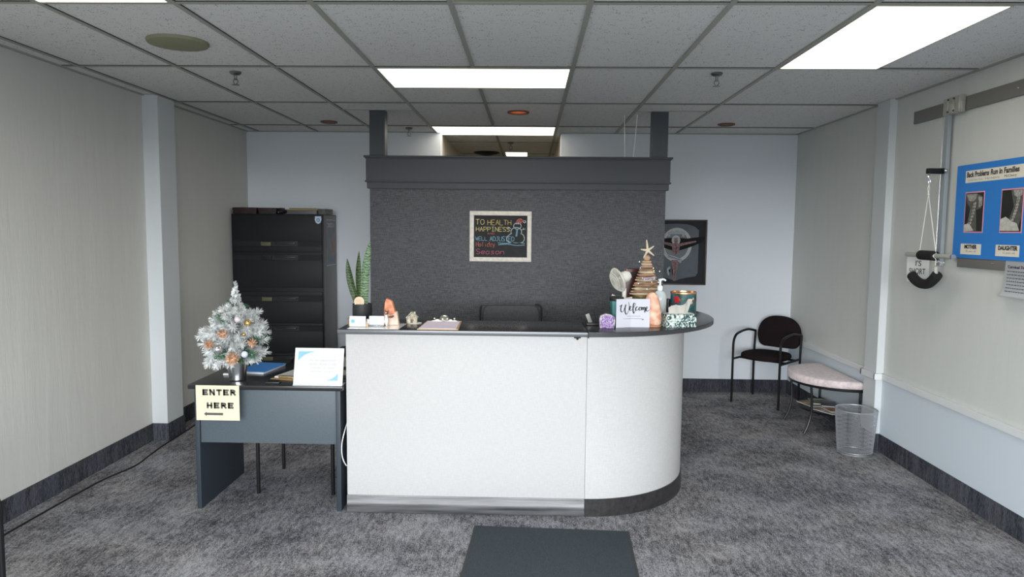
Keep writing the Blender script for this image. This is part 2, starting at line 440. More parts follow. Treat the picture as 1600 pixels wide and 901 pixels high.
# dark strips paint the thin shadow lines at the tile edges beside the tees
bm = bm_new()
for y in rows:
    box(bm, XL + .03, XR - .03, y - w - .0035, y - w, H + .004, H + .009)
for i, x in enumerate(cols[:-1]):
    if i - 1 not in (2, 3, 4): box(bm, x + w, x + w + .003, YF, YB, H + .004, H + .009)
struct('trim_6', bm, M('painted_shadow_line', (.05, .05, .048), .9))

def ceiling_light(name, label, x0, x1, y0, y1, diff=DIFF):
    t = thing(name, label, 'ceiling light', ((x0 + x1) / 2, (y0 + y1) / 2, H), 0, 'recessed fluorescent panels in the ceiling grid' if diff is DIFF else None)
    a, b = (x1 - x0) / 2 - w, (y1 - y0) / 2 - w
    bm = bm_new(); f = .008
    box(bm, -a, a, -b, -b + f, -.001, .012); box(bm, -a, a, b - f, b, -.001, .012)
    box(bm, -a, -a + f, -b + f, b - f, -.001, .012); box(bm, a - f, a, -b + f, b - f, -.001, .012)
    obj('frame', bm, M('fixture_frame', '#b9b6a8', .4), t, False)
    obj('diffuser', box(bm_new(), -a + f, a - f, -b + f, b - f, .001, .007), diff, t, False)
    return t
c_ = lambda i: X0 + TW * i
r_ = lambda j: Y0 + TL * j
ceiling_light('ceiling_light', 'lit crosswise panel in the middle of the ceiling, in front of the dark partition', c_(2), c_(4), r_(1), r_(1.5))
ceiling_light('ceiling_light', 'large lit panel at the upper right, above the blue poster wall', c_(6), c_(7), r_(0), r_(1))
ceiling_light('ceiling_light', 'lit panel cut by the top edge at the left, near the round beige ceiling disc', c_(0), c_(1), r_(-1), r_(0))
ceiling_light('ceiling_light', 'unlit greenish panel cut by the top edge in the middle of the ceiling', c_(3), c_(4), r_(-1), r_(0), DIFF_OFF)
ceiling_light('ceiling_light', 'thin lit crosswise panel at the mouth of the corridor, above the dark partition', c_(2), c_(4), r_(3), r_(3.5))
ceiling_light('ceiling_light', 'small far lit panel deep in the corridor ceiling', -.335, -.02, 9.0, 9.6)

# speaker / return grille: flat beige disc
o = obj('ceiling_speaker', lathe(bm_new(), [(0, -.012), (.12, -.012), (.150, -.008), (.155, 0), (.155, .008), (0, .008)], 40), M('beige_disc', '#8d8d72', .7, bump=(500, .3, .001)))
o.location = (-1.89, 3.80, H)
tag(o, 'round beige speaker cover in a ceiling tile at the left', 'ceiling speaker')

def sprinkler(label, x, y):
    t = thing('fire_sprinkler', label, 'sprinkler', (x, y, H), 0, 'ceiling sprinkler heads')
    obj('escutcheon', lathe(bm_new(), [(0, .008), (.035, .008), (.036, -.002), (.028, -.010), (.014, -.014), (0, -.014)], 20), M('dark_chrome', (.22, .22, .21), .3, metal=.8), t)
    DCH = M('dark_chrome', (.22, .22, .21), .3, metal=.8)
    obj('stem', lathe(bm_new(), [(0, -.012), (.009, -.012), (.009, -.030), (.007, -.034), (.012, -.036), (.012, -.044), (0, -.044)], 14), DCH, t)
    bm = bm_new()
    for s in (-1, 1): tube(bm, catmull([(s * .010, 0, -.042), (s * .015, 0, -.055), (s * .004, 0, -.070)], 5), .0028, 6)
    obj('yoke', bm, DCH, t)
    bm = bm_new(); lathe(bm, [(0, -.070), (.008, -.070), (.024, -.073), (.024, -.075), (0, -.076)], 18)
    obj('deflector', bm, DCH, t)
sprinkler('chrome sprinkler head hanging from the ceiling left of the middle light', -1.883, 4.52)
sprinkler('chrome sprinkler head hanging from the ceiling right of the middle light', 1.158, 4.50)
sprinkler('small sprinkler head on the ceiling just right of the left dark post', -1.19, 6.95)
sprinkler('dark sprinkler head hanging in the corridor behind the partition', -.222, 8.035)

def downlight(label, x, y, r, lit):
    t = thing('recessed_downlight', label, 'downlight', (x, y, H), 0, 'round recessed downlights with reddish rims')
    bm = bm_new(); lathe(bm, [(r, .006), (r, -.004), (r * .93, -.006), (r * .80, -.003), (r * .78, .006)], 32, cap=False)
    obj('trim_ring', bm, M('copper_ring', (.20, .09, .055), .4), t)
    obj('lamp_face', lathe(bm_new(), [(0, .004), (r * .5, .003), (r * .79, .005), (r * .79, .007), (0, .007)], 28), M('amber_lens_lit', (.9, .30, .12), .4, emit=.08) if lit else M('dull_lens', (.12, .05, .035), .4), t)
downlight('round downlight with reddish rim at the left, before the left dark post', -1.873, 6.578, .078, False)
downlight('glowing reddish round downlight behind the middle fluorescent panel', -.103, 5.985, .09, True)
downlight('round downlight with reddish rim at the right end of the ceiling', 1.80, 6.596, .078, False)
l = bpy.data.lights.new('downlight_glow', 'POINT'); l.energy = .07; l.color = (1, .35, .2); l.shadow_soft_size = .03
lo = bpy.data.objects.new('downlight_glow', l); lo.location = (-.103, 5.985, H - .05); COL.objects.link(lo)
o = obj('air_vent', lathe(bm_new(), [(0, -.03), (.06, -.03), (.10, -.018), (.14, -.012), (.165, -.002), (.165, .008), (0, .008)], 32), BLACK_PLASTIC)
o.location = (-.56, 9.1, H); tag(o, 'dark round air vent in the corridor ceiling beside the far light', 'air vent')

# ================================================================== DARK PARTITION (behind the desk)
struct('wall_center', box(bm_new(), -1.342, 1.129, 5.90, 6.02, 0, 2.0), GRASSCLOTH)
bm = bm_new()
box(bm, -1.368, 1.157, 5.872, 6.048, 2.058, 2.246)                 # fascia
box(bm, -1.362, 1.150, 5.880, 6.042, 1.997, 2.050)                 # lower band
box(bm, -1.376, 1.165, 5.862, 6.058, 2.048, 2.062, .003)           # bead
box(bm, -1.374, 1.163, 5.866, 6.054, 2.240, 2.254, .002)
box(bm, -1.384, 1.174, 5.852, 6.068, 2.250, 2.266, .004)           # crown
struct('trim_7', bm, DARK_TRIM)
POST = M('post_paint', '#3b4147', .4, spec=.5)
struct('trim_8', box(bm_new(), -1.343, -1.214, 5.90, 6.02, 2.266, H + .006, .003), POST)
struct('trim_9', box(bm_new(), 1.008, 1.137, 5.90, 6.02, 2.266, H + .006, .003), POST)

for k, (x, x2, lab) in enumerate(((.795, .81, 'thin white string hanging from the ceiling, left of the pair by the right post'),
                                  (.905, .872, 'thin white string hanging from the ceiling, nearer the right dark post'))):
    bm = bm_new(); tube(bm, catmull([(x, 5.80, H), (x * .6 + x2 * .4, 5.80, 2.45), (x2, 5.80, 2.20)], 5), .0034, 6)
    # hooked over the back of the partition crown
    tube(bm, [(x2, 5.80, 2.20), (x2, 5.80, 2.195)], .0022, 6)
    o = obj('hanging_string', bm, WHITE); o.location.y = .27; tag(o, lab, 'string', 'white strings hanging by the partition')

# framed chalkboard
t = thing('framed_chalkboard', 'small white-framed chalkboard with coloured holiday chalk writing on the dark partition', 'chalkboard', (0, 5.90, 0))
x0, x1, z0, z1, f = -.500, .018, 1.394, 1.815, .036
bm = bm_new()
box(bm, x0, x1, -.024, -.001, z1 - f, z1, .003); box(bm, x0, x1, -.024, -.001, z0, z0 + f, .003)
box(bm, x0, x0 + f, -.023, -.001, z0 + f, z1 - f, .003); box(bm, x1 - f, x1, -.023, -.001, z0 + f, z1 - f, .003)
obj('frame', bm, M('distressed_white_wood', '#e6e0d6', .6, noise=(35, .82)), t)
obj('slate', box(bm_new(), x0 + f - .004, x1 - f + .004, -.012, -.001, z0 + f - .004, z1 - f + .004), M('slate_black', (.018, .02, .022), .7, noise=(14, .6)), t)
bx = lambda px: -.5 + (px - 255) * .000717
bz = lambda py: 1.815 - (py - 148) * .000717
GL = {'T': [[(0, 1), (1, 1)], [(.5, 1), (.5, 0)]], 'O': [arc(.5, .5, .5, .5, 90, 450, 12)], 'H': [[(0, 1), (0, 0)], [(1, 1), (1, 0)], [(0, .5), (1, .5)]],
 'E': [[(1, 1), (0, 1)], [(0, 1), (0, 0)], [(0, .5), (.8, .5)], [(0, 0), (1, 0)]], 'A': [[(0, 0), (.5, 1)], [(.5, 1), (1, 0)], [(.2, .4), (.8, .4)]],
 'L': [[(0, 1), (0, 0)], [(0, 0), (1, 0)]], 'P': [[(0, 1), (0, 0)], [(0, 1), (.8, .95), (1, .75), (.8, .5), (0, .45)]], 'I': [[(.5, 1), (.5, 0)], [(.1, 1), (.9, 1)], [(.1, 0), (.9, 0)]],
 'N': [[(0, 0), (0, 1)], [(0, 1), (1, 0)], [(1, 0), (1, 1)]], 'S': [[(1, .9), (.5, 1), (0, .8), (.4, .5), (1, .3), (.6, 0), (0, .1)]], 'D': [[(0, 1), (0, 0)], [(0, 1), (.8, .85), (1, .5), (.8, .15), (0, 0)]],
 'W': [[(0, 1), (.25, 0)], [(.25, 0), (.5, .7)], [(.5, .7), (.75, 0)], [(.75, 0), (1, 1)]], 'R': [[(0, 1), (0, 0)], [(0, 1), (.75, .97), (.95, .75), (.75, .52), (0, .5)], [(.5, .5), (1, 0)]], 'J': [[(.7, 1), (.7, .2), (.4, 0), (0, .2)], [(.3, 1), (1, 1)]], 'U': [[(0, 1), (0, .2), (.5, 0), (1, .2), (1, 1)]],
 'a': [arc(.45, .3, .45, .3, 30, 390, 9), [(.9, .6), (.9, 0)]], 'o': [arc(.5, .3, .5, .3, 90, 450, 9)], 'l': [[(.5, 1), (.5, 0)]], 'i': [[(.5, .6), (.5, 0)], [(.5, .85), (.5, .8)]],
 'd': [arc(.45, .3, .45, .3, 30, 390, 9), [(.9, 1), (.9, 0)]], 'y': [[(0, .6), (.5, .1)], [(1, .6), (.3, -.35)]], 'e': [[(0, .32), (.95, .35), (.8, .6), (.3, .6), (0, .3), (.4, 0), (.95, .1)]],
 's': [[(.9, .55), (.4, .6), (.2, .42), (.8, .22), (.5, 0), (.05, .05)]], 'n': [[(0, .6), (0, 0)], [(0, .4), (.5, .6), (.9, .45), (.9, 0)]]}
def chalk_word(s, px0, px1, py0, py1, m, w=.0042, gap=.28):
    bm = bm_new(); n = len(s); cw = (px1 - px0) / (n + gap * (n - 1)) if n > 1 else px1 - px0
    for i, ch in enumerate(s):
        a = px0 + i * cw * (1 + gap)
        for st in GL[ch]:
            pts = [(bx(a + x * cw), bz(py1 - y * (py1 - py0) + random.uniform(-2, 2))) for x, y in st]
            ribbon(bm, pts, w)
    bmesh.ops.transform(bm, matrix=Matrix.Translation((0, -.0128, 0)) @ Matrix.Rotation(PI / 2, 4, 'X'), verts=bm.verts)
    o = obj('chalk_writing', bm, m, t, False); return o
def chalk(name, col): return M('chalk_' + name, col, .95, noise=(260, .55))
CY, CO, CG, CB, CRD, CM, CW = chalk('yellow', '#e3d592'), chalk('orange', '#dfc27e'), chalk('green', '#b9cf8e'), chalk('blue', '#86b2c8'), chalk('red', '#c4706a'), chalk('rose', '#c8688a'), chalk('white', '#c9d6d8')
chalk_word('TO', 325, 425, 245, 305, CY); chalk_word('HEALTH', 465, 738, 250, 308, CO)
chalk_word('HAPPINESS', 330, 722, 332, 383, CY, gap=.3); chalk_word('AND', 462, 545, 400, 417, CRD, .0025)
chalk_word('WELL', 325, 460, 447, 490, CB); chalk_word('ADJUSTED', 492, 775, 443, 495, CB, .0046)
chalk_word('Holiday', 332, 550, 505, 560, CRD); chalk_word('Season', 332, 660, 590, 648, CM, .0038)
def chalk_draw(strokes, m, w=.0038):
    bm = bm_new()
    for st in strokes: ribbon(bm, [(bx(x), bz(y)) for x, y in st], w)
    bmesh.ops.transform(bm, matrix=Matrix.Translation((0, -.0129, 0)) @ Matrix.Rotation(PI / 2, 4, 'X'), verts=bm.verts)
    obj('chalk_drawing', bm, m, t, False)
chalk_draw([arc(812, 318, 44, 36, 0, 360, 14), arc(800, 385, 62, 50, 150, 390, 12), [(745, 400), (700, 440), (690, 480), (730, 510), (860, 512), (895, 470), (880, 420), (850, 405)],
            [(735, 350), (715, 340), (700, 350)], [(855, 365), (905, 350)], [(878, 340), (890, 360)], arc(895, 268, 14, 12, 0, 360, 8), [(775, 292), (855, 292)]], CW, .0055)
chalk_draw([[(805, 350), (800, 400), (795, 440)], [(815, 350), (812, 400), (805, 440)], [(585, 515), (660, 522), (780, 512), (900, 520)], [(590, 538), (700, 530), (800, 545), (900, 538)]], CB, .006)
chalk_draw([[(800, 285), (815, 250), (850, 237), (885, 262)], [(815, 285), (835, 255), (870, 255)], [(830, 284), (855, 250)], [(845, 284), (872, 262)]], CRD, .009)

# framed picture on the back wall, half hidden by the partition
t = thing('framed_picture', 'dark framed emblem picture with winged figure, hung behind the right end of the partition', 'picture', (0, YB, 0))
px0, px1, pz0, pz1 = 1.192, 1.815, 1.113, 1.780
bm = bm_new(); f = .014
box(bm, px0, px1, -.03, -.001, pz1 - f, pz1, .002); box(bm, px0, px1, -.03, -.001, pz0, pz0 + f, .002)
box(bm, px0, px0 + f, -.03, -.001, pz0 + f, pz1 - f, .002); box(bm, px1 - f, px1, -.03, -.001, pz0 + f, pz1 - f, .002)
obj('frame', bm, M('dark_bronze_frame', (.05, .04, .03), .4), t)
obj('backing', box(bm_new(), px0 + f * .8, px1 - f * .8, -.014, -.001, pz0 + f * .8, pz1 - f * .8), M('print_black', (.012, .014, .020), .5, noise=(6, .8), spec=.25), t, False)
ax = lambda zx: 1.502 + (zx - 228) * .00109
az = lambda zy: 1.777 - (zy - 145) * .00109
def art(name, layer, polys, m):
    bm = bm_new()
    for pl in polys: poly(bm, [(ax(x), -.0142 - .0005 * layer, az(y)) for x, y in pl])
    bmesh.ops.triangulate(bm, faces=bm.faces[:]); obj(name, bm, m, t, False)
mir = lambda pl: [(456 - x, y) for x, y in pl][::-1]
AG, AW, AP, AB = M('print_grey', (.13, .15, .17), .7, noise=(9, .85), spec=.2), M('print_white', (.45, .46, .45), .7, spec=.2), M('print_flesh', (.34, .22, .22), .7, noise=(60, .45), spec=.2), M('print_dark', (.012, .010, .012), .7, spec=.2)
sh = [(228, 180), (330, 185), (400, 205), (440, 240), (440, 640), (420, 672), (340, 685), (260, 705), (228, 722)]
art('shield', 1, [sh + [(456 - x, y) for x, y in sh[1:-1]][::-1]], AG)
ring_o = arc(235, 378, 142, 160, 0, 360, 40)
art('ring', 2, [ring_o[:-1]], AW)
art('ring_centre', 3, [arc(235, 378, 112, 132, 0, 360, 36)[:-1]], M('print_midgrey', (.10, .11, .125), .35))
wing = [(250, 312), (330, 318), (500, 296), (492, 330), (470, 352), (430, 368), (385, 390), (325, 412), (262, 430), (250, 400)]
wl = [(206, 312), (126, 318), (-40, 296), (-32, 330), (-10, 352), (26, 368), (71, 390), (131, 412), (194, 430), (206, 400)][::-1]
art('wing', 4, [wing], AB); art('wing', 4, [wl], AB)
art('halo', 4.5, [arc(228, 335, 40, 46, 0, 360, 24)[:-1]], AW)
art('figure', 5, [[(190, 372), (212, 362), (246, 362), (268, 376), (262, 420), (250, 474), (206, 474), (196, 420)],
                  [(258, 366), (330, 352), (415, 338), (418, 350), (340, 372), (266, 392)], [(196, 366), (126, 352), (40, 338), (38, 350), (116, 372), (190, 392)],
                  [(190, 520), (258, 520), (250, 590), (240, 640), (232, 705), (214, 722), (204, 690), (208, 630), (194, 570)], arc(228, 338, 20, 28, 0, 360, 16)[:-1]], AP)
art('hair', 6, [[(228 + 24 * math.cos(a), 322 - 14 * math.sin(a) ) for a in [PI * k / 8 for k in range(9)]]], M('print_hair', (.22, .2, .19), .4))
BANN = [[(150, 468), (220, 486), (290, 512), (282, 548), (262, 548), (266, 528), (210, 512), (156, 498)], [(152, 262), (180, 250), (280, 250), (310, 262), (306, 302), (286, 302), (284, 278), (176, 278), (172, 302), (152, 302)],
                  [(150, 600), (178, 580), (186, 600), (166, 618), (178, 650), (166, 668), (150, 640)]]
for nm_, pl_ in zip(('banner', 'crest', 'scroll'), BANN): art(nm_, 7, [pl_], M('print_steel', (.24, .27, .31), .35))
art('lines', 8, [[(227, 372), (231, 372), (231, 470), (227, 470)], [(226, 540), (229, 540), (226, 700), (222, 700)], [(200, 410), (256, 404), (256, 407), (200, 413)], [(160, 480), (270, 516), (269, 520), (159, 484)], [(205, 440), (250, 440), (250, 443), (205, 443)]], AB)

# ================================================================== RECEPTION COUNTER
CT0, CT1 = 1.062, 1.090
t = thing('reception_counter', 'long straight white reception counter with black top and rubber base strip', 'reception counter', (0, 3.975, 0))
A0, A1 = -1.05, .3375
obj('body_panel', box(bm_new(), A0, A1, 0, .36, .105, CT0, .002), LINEN_WHITE, t)
bm = bm_new()
prof = [(0, 0), (-.007, .004), (-.007, .030), (-.003, .034), (-.004, .062), (-.0015, .066), (-.003, .098), (0, .105), (.10, .105), (.10, 0)]
vs0 = [bm.verts.new((A0 - .002, y, z)) for y, z in prof]; vs1 = [bm.verts.new((A1, y, z)) for y, z in prof]
for i in range(len(prof)): bm.faces.new((vs0[i], vs1[i], vs1[(i + 1) % len(prof)], vs0[(i + 1) % len(prof)]))
bm.faces.new(vs0[::-1]); bm.faces.new(vs1)
for k in ((A0, A1, .30, .36),): box(bm, k[0], k[1], k[2], k[3], 0, .105)
obj('kick_strip', bm, KICK, t)
obj('countertop', box(bm_new(), -1.083, A1 - .0002, -.043, .410, CT0, CT1, .003), BLACK_LAM, t)
bm = bm_new(); box(bm, -1.086, A1, -.047, -.041, CT0 + .002, CT1 - .003, .0015); box(bm, -1.087, -1.081, -.045, .411, CT0 + .002, CT1 - .003, .0015)
e = obj('edge_band', bm, M('edge_band_grey', (.13, .14, .15), .28, metal=.3, spec=.7), t); e['label'] = 'grey metallic edge band'
bm = bm_new(); box(bm, .262, .30, -.008, 0, 1.048, 1.060, .002); tube(bm, [(.281, -.006, 1.048), (.281, -.008, 1.040)], .006, 8)
obj('under_hook', bm, BLACK, t)

t = thing('curved_counter', 'curved white end of the reception counter with overhanging round black top', 'reception counter', (.339, 3.975, 0))
def band(cy, ro, ri, back, ccy=None):
    """quarter turn then straight run to the back, as a closed outline (local, x from the joint)"""
    o = [(ro * math.sin(a), cy - ro * math.cos(a)) for a in [PI / 2 * k / 28 for k in range(29)]]
    i_ = [(ri * math.sin(a), cy - ri * math.cos(a)) for a in [PI / 2 * k / 28 for k in range(29)]]
    return o + [(ro, back), (ri, back)] + i_[::-1]
obj('body_panel', prism(bm_new(), band(.685, .683, .46, 1.22), .105, CT0), LINEN_WHITE, t)
obj('kick_strip', prism(bm_new(), band(.685, .690, .46, 1.215), 0, .105), M('rubber_kick_curved', (.035, .034, .034), .36, noise=(40, .5), spec=.6, bump=(30, .2, .002)), t)
def disc(ro, ri, cy, a1):
    o = [(ro * math.sin(a), cy - ro * math.cos(a)) for a in [math.radians(a1) * k / 48 for k in range(49)]]
    i_ = [(ri * math.sin(a), cy - ri * math.cos(a)) for a in [math.radians(a1) * k / 48 for k in range(49)]]
    return o + i_[::-1]
obj('countertop', prism(bm_new(), disc(.905, .445, .858, 126), CT0, CT1, .003), BLACK_LAM, t)
e = obj('edge_band', prism(bm_new(), disc(.908, .900, .858, 126), CT0 + .002, CT1 - .003), M('edge_band_dark', (.035, .037, .04), .25, spec=.6), t)
e['label'] = 'dark glossy edge band'
obj('joint_strip', box(bm_new(), -.0012, .0045, -.052, .40, CT0 - .006, CT1 + .002), BLACK, t, False)

# ================================================================== SIDE DESK
t = thing('side_desk', 'dark blue-grey desk with black top at the left end of the counter', 'desk', (-1.507, 3.98, 0))
obj('desk_top', box(bm_new(), -.452, .447, -.052, .66, .730, .757, .005), BLACK_LAM, t)
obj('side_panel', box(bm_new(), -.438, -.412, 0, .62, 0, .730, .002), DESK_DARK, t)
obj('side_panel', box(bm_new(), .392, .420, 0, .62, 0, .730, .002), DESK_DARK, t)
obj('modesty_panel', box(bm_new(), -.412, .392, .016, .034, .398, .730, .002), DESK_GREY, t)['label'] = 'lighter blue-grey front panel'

# ================================================================== GUEST CHAIRS
def make_guest_chair(label, loc, rz, group):
    t = thing('guest_chair', label, 'chair', loc, rz, group); r = .0115
    for s in (-1, 1):
        obj('leg', tube(bm_new(), [(s * .235, -.235, 0), (s * .235, -.235, .26), (s * .235, -.235, .52)], r, 10), BLACK, t)
        obj('leg', tube(bm_new(), [(s * .235, .22, 0), (s * .235, .215, .30), (s * .235, .222, .50), (s * .235, .235, .655)], r, 10), BLACK, t)
        bm = bm_new(); tube(bm, catmull([(s * .235, -.235, .52), (s * .235, -.232, .585), (s * .235, -.205, .64), (s * .235, -.14, .672), (s * .235, .05, .690), (s * .235, .232, .660)], 6), r * 1.05, 10)
        obj('armrest', bm, BLACK, t)
        box(bm := bm_new(), s * .235 - .006, s * .235 + .006, -.235, .215, .418, .436); obj('side_rail', bm, BLACK, t, False)
    bm = bm_new(); tube(bm, [(-.235, -.10, .427), (.235, -.10, .427)], .010, 8); tube(bm, [(-.235, .12, .427), (.235, .12, .427)], .010, 8)
    obj('cross_bar', bm, BLACK, t)
    out = []
    for k in range(40):
        a = 2 * PI * k / 40; c, s_ = math.cos(a), math.sin(a)
        x = .215 * math.copysign(abs(c) ** .72, c); y = .225 * math.copysign(abs(s_) ** .72, s_) - .015
        out.append((x * (1 + .06 * (-y)), y))
    obj('seat', pad(bm_new(), out, .055, .024, z=.435, dome=.008), FABRIC, t)
    back = []
    for k in range(44):
        a = 2 * PI * k / 44; c, s_ = math.cos(a), math.sin(a)
        x = .222 * math.copysign(abs(c) ** (.78 if s_ > 0 else .22), c)
        y = (.200 * s_ ** .92 if s_ > 0 else -.118 * abs(s_) ** 1.6)
        back.append((x, y + .63))
    obj('backrest', pad(bm_new(), back, .045, .018, dome=.006, mat=Matrix.Translation((0, .222, 0)) @ Matrix.Rotation(math.radians(86), 4, 'X') @ Matrix.Translation((0, 0, -.02))), FABRIC, t)
    return t
gc = make_guest_chair('black-framed guest chair with dark maroon seat in the far right corner', (2.335, 6.835, 0), math.radians(-43.3), 'black guest chairs')
dup(gc, (-1.445, 4.475, 0), 0, 'black tube-leg chair tucked behind the side desk, seen mostly by its legs')
dup(gc, (-2.278, 2.352, 0), math.radians(90), 'black chair at the left wall, only a sliver showing at the left edge')

# office chair behind the counter
t = thing('office_chair', 'dark grey office chair behind the counter, its backrest top just above the countertop', 'chair', (-.12, 5.05, 0), math.radians(3))
GREYF = M('dark_grey_mesh', (.045, .05, .05), .7, noise=(90, .7))
bm = bm_new()
for k in range(5):
    a = 2 * PI * k / 5 + .3; tube(bm, [(0, 0, .10), (.27 * math.cos(a), .27 * math.sin(a), .07)], [.024, .014], 8)
obj('base', bm, BLACK_PLASTIC, t)
for k in range(5):
    a = 2 * PI * k / 5 + .3; bm = bm_new()
    lathe(bm, [(0, -.012), (.028, -.012), (.028, .012), (0, .012)], 14)
    bmesh.ops.transform(bm, matrix=Matrix.Translation((.27 * math.cos(a), .27 * math.sin(a), .028)) @ Matrix.Rotation(a, 4, 'Z') @ Matrix.Rotation(PI / 2, 4, 'Y'), verts=bm.verts)
    tube(bm, [(.27 * math.cos(a), .27 * math.sin(a), .03), (.27 * math.cos(a), .27 * math.sin(a), .075)], .008, 6)
    obj('caster', bm, BLACK_PLASTIC, t)
obj('gas_column', tube(bm_new(), [(0, 0, .08), (0, 0, .44)], .025, 12), BLACK, t)
sq = lambda hw, hd, p: [(hw * math.copysign(abs(math.cos(a)) ** p, math.cos(a)), hd * math.copysign(abs(math.sin(a)) ** p, math.sin(a))) for a in [2 * PI * k / 40 for k in range(40)]]
obj('seat', pad(bm_new(), sq(.24, .235, .5), .07, .03, z=.44, dome=.01), GREYF, t)
obj('backrest', pad(bm_new(), [(x, y + .86) for x, y in sq(.215, .235, .22)], .04, .015, mat=Matrix.Translation((0, .235, 0)) @ Matrix.Rotation(math.radians(90), 4, 'X')), GREYF, t)
bm = bm_new(); tube(bm, catmull([(0, .1, .45), (0, .24, .50), (0, .262, .62), (0, .255, .75)], 5), .02, 8)
for s in (-1, 1): tube(bm, catmull([(s * .232, .24, .64), (s * .232, .24, .98), (s * .225, .235, 1.085), (s * .18, .232, 1.096)], 5), .008, 8)
obj('back_frame', bm, BLACK_PLASTIC, t)

# ================================================================== FILING CABINET
t = thing('filing_cabinet', 'tall black five-drawer lateral filing cabinet in the back left corner', 'filing cabinet', (-2.4525, 7.235, 0))
hw, D, HC_ = .4525, .455, 1.792
bm = bm_new(); box(bm, -hw, hw, -D + .02, 0, 0, HC_, .003)
obj('carcass', bm, CAB, t)
obj('side_sheen_skin', box(bm_new(), hw - .001, hw + .003, -D + .022, -.002, .01, HC_ - .006, .001), CAB_SHEEN, t)['label'] = 'side panel coloured lighter grey for its reflected light'
zs = [(.06, .428), (.434, .726), (.732, 1.035), (1.078, 1.418), (1.426, 1.782)]
LAB = M('label_card', (.10, .098, .055), .5)
for k, (a, b) in enumerate(zs):
    zt = b - .045 if k in (0, 2) else (b - .075)
    if k == 4: zt = 1.505
    elif k == 3: zt = 1.37
    elif k == 2: zt = .965
    elif k == 1: zt = .672
    elif k == 0: zt = .375
    y = -D
    bm = bm_new(); x0, x1 = -hw + .018, hw - .016; hx0, hx1 = -.15, .20; h = .024
    box(bm, x0, x1, y, y + .02, a, zt - h, .002); box(bm, x0, x1, y, y + .02, zt + h, b, .002)
    box(bm, x0, hx0, y, y + .02, zt - h, zt + h); box(bm, hx1, x1, y, y + .02, zt - h, zt + h)
    d = obj('drawer', bm, CAB, t)
    bm = bm_new(); box(bm, hx0, hx1, y + .014, y + .0195, zt - h, zt + h)
    box(bm, hx0, hx1, y - .004, y + .002, zt + h - .010, zt + h - .002, .001); box(bm, -.02, .17, y - .003, y + .014, zt - .006, zt + .010, .003)
    hd = obj('drawer_pull', bm, M('cabinet_pull', (.022, .024, .026), .3), d)
    bm = bm_new(); box(bm, -.16, -.062, y - .003, y + .001, zt - .022, zt + .020, .001)
    lh = obj('label_holder', bm, LAB if k in (0, 2, 4) else CAB, d)
bm = bm_new(); box(bm, .405, .418, -D - .002, -D, 1.757, 1.763); obj('lock', bm, SILVER, t)

t = thing('round_magnet', 'small white and blue badge magnet at the cabinet top right corner', 'magnet', (-2.047, 6.779, 1.738))
sh = [(-.030, .036), (.030, .036), (.033, .0), (.020, -.028), (0, -.038), (-.020, -.028), (-.033, 0)]
rx = Matrix.Rotation(PI / 2, 4, 'X')
bm = prism(bm_new(), sh, 0, .003); bmesh.ops.transform(bm, matrix=rx, verts=bm.verts); obj('plate', bm, M('pale_blue', '#c4d2e6', .4), t, False)
bm = lathe(bm_new(), [(0, .003), (.017, .003), (.017, .0042), (0, .0042)], 24); bmesh.ops.transform(bm, matrix=rx, verts=bm.verts); obj('emblem', bm, M('badge_blue', '#51708f', .4), t, False)
bm = lathe(bm_new(), [(0, .0042), (.009, .0042), (.009, .005), (0, .005)], 20); bmesh.ops.transform(bm, matrix=rx, verts=bm.verts); obj('emblem', bm, M('pale_blue', '#c4d2e6'), t, False)

t = thing('calendar_strip', 'narrow faded calendar hanging on the side of the filing cabinet', 'calendar', (-1.9965, 7.02, 1.52))
obj('sheet', box(bm_new(), 0, .002, -.165, .165, -.235, .235), M('faded_print', (.085, .09, .10), .35, noise=(9, .6)), t, False)
obj('spine', box(bm_new(), .002, .004, -.16, .16, .218, .224), M('pale_strip', (.4, .4, .4), .4), t, False)
obj('spine', box(bm_new(), .002, .004, -.16, .16, -.232, -.226), M('pale_strip', (.4, .4, .4), .4), t, False)
obj('picture', box(bm_new(), .002, .0032, .05, .16, -.13, .05), M('faded_orange', (.22, .10, .07), .4, noise=(20, .5)), t, False)
obj('picture', box(bm_new(), .002, .0032, -.10, .12, -.21, -.14), M('faded_blue', (.08, .11, .17), .4, noise=(20, .5)), t, False)
onside = Matrix.Translation((.0022, -.12, .15)) @ Matrix(((0, 0, 1, 0), (1, 0, 0, 0), (0, 1, 0, 0), (0, 0, 0, 1)))
text('lettering', '2021', .06, M('pale_strip', (.4, .4, .4)), t, onside, width=.22)

# on top of the cabinet
CT = HC_ + .0005
def flatbox(name, label, cat, loc, rz, sx, sy, sz, m, group=None, lid=None):
    t = thing(name, label, cat, loc, rz, group)
    obj('body', box(bm_new(), -sx / 2, sx / 2, -sy / 2, sy / 2, 0, sz, .003), m, t)
    if lid: obj('lid', box(bm_new(), -sx / 2 - .003, sx / 2 + .003, -sy / 2 - .003, sy / 2 + .003, sz * .55, sz + .002, .003), lid, t)
    return t
flatbox('flat_box', 'dark red flat box at the left end of the cabinet top', 'box', (-2.775, 6.93, CT), 0, .23, .26, .060, M('dark_red_card', (.035, .012, .012), .6, noise=(14, .4)), 'flat boxes on the cabinet', M('dark_red_lid', (.05, .016, .016), .6, noise=(20, .3)))
flatbox('flat_box', 'dark red and black flat box beside the leftmost one on the cabinet top', 'box', (-2.56, 6.92, CT), .06, .17, .24, .058, M('black_card', (.014, .012, .013), .6), 'flat boxes on the cabinet', M('dark_red_lid', (.05, .016, .016), .6))
t = thing('camera_case', 'small black lumpy pouch in the middle of the cabinet top', 'pouch', (-2.43, 6.87, CT))
bm = bm_new(); ico(bm, (0, 0, .028), .05, 2, (1.0, 1.0, .55), .06); box(bm, -.03, .02, -.02, .03, .035, .062, .006)
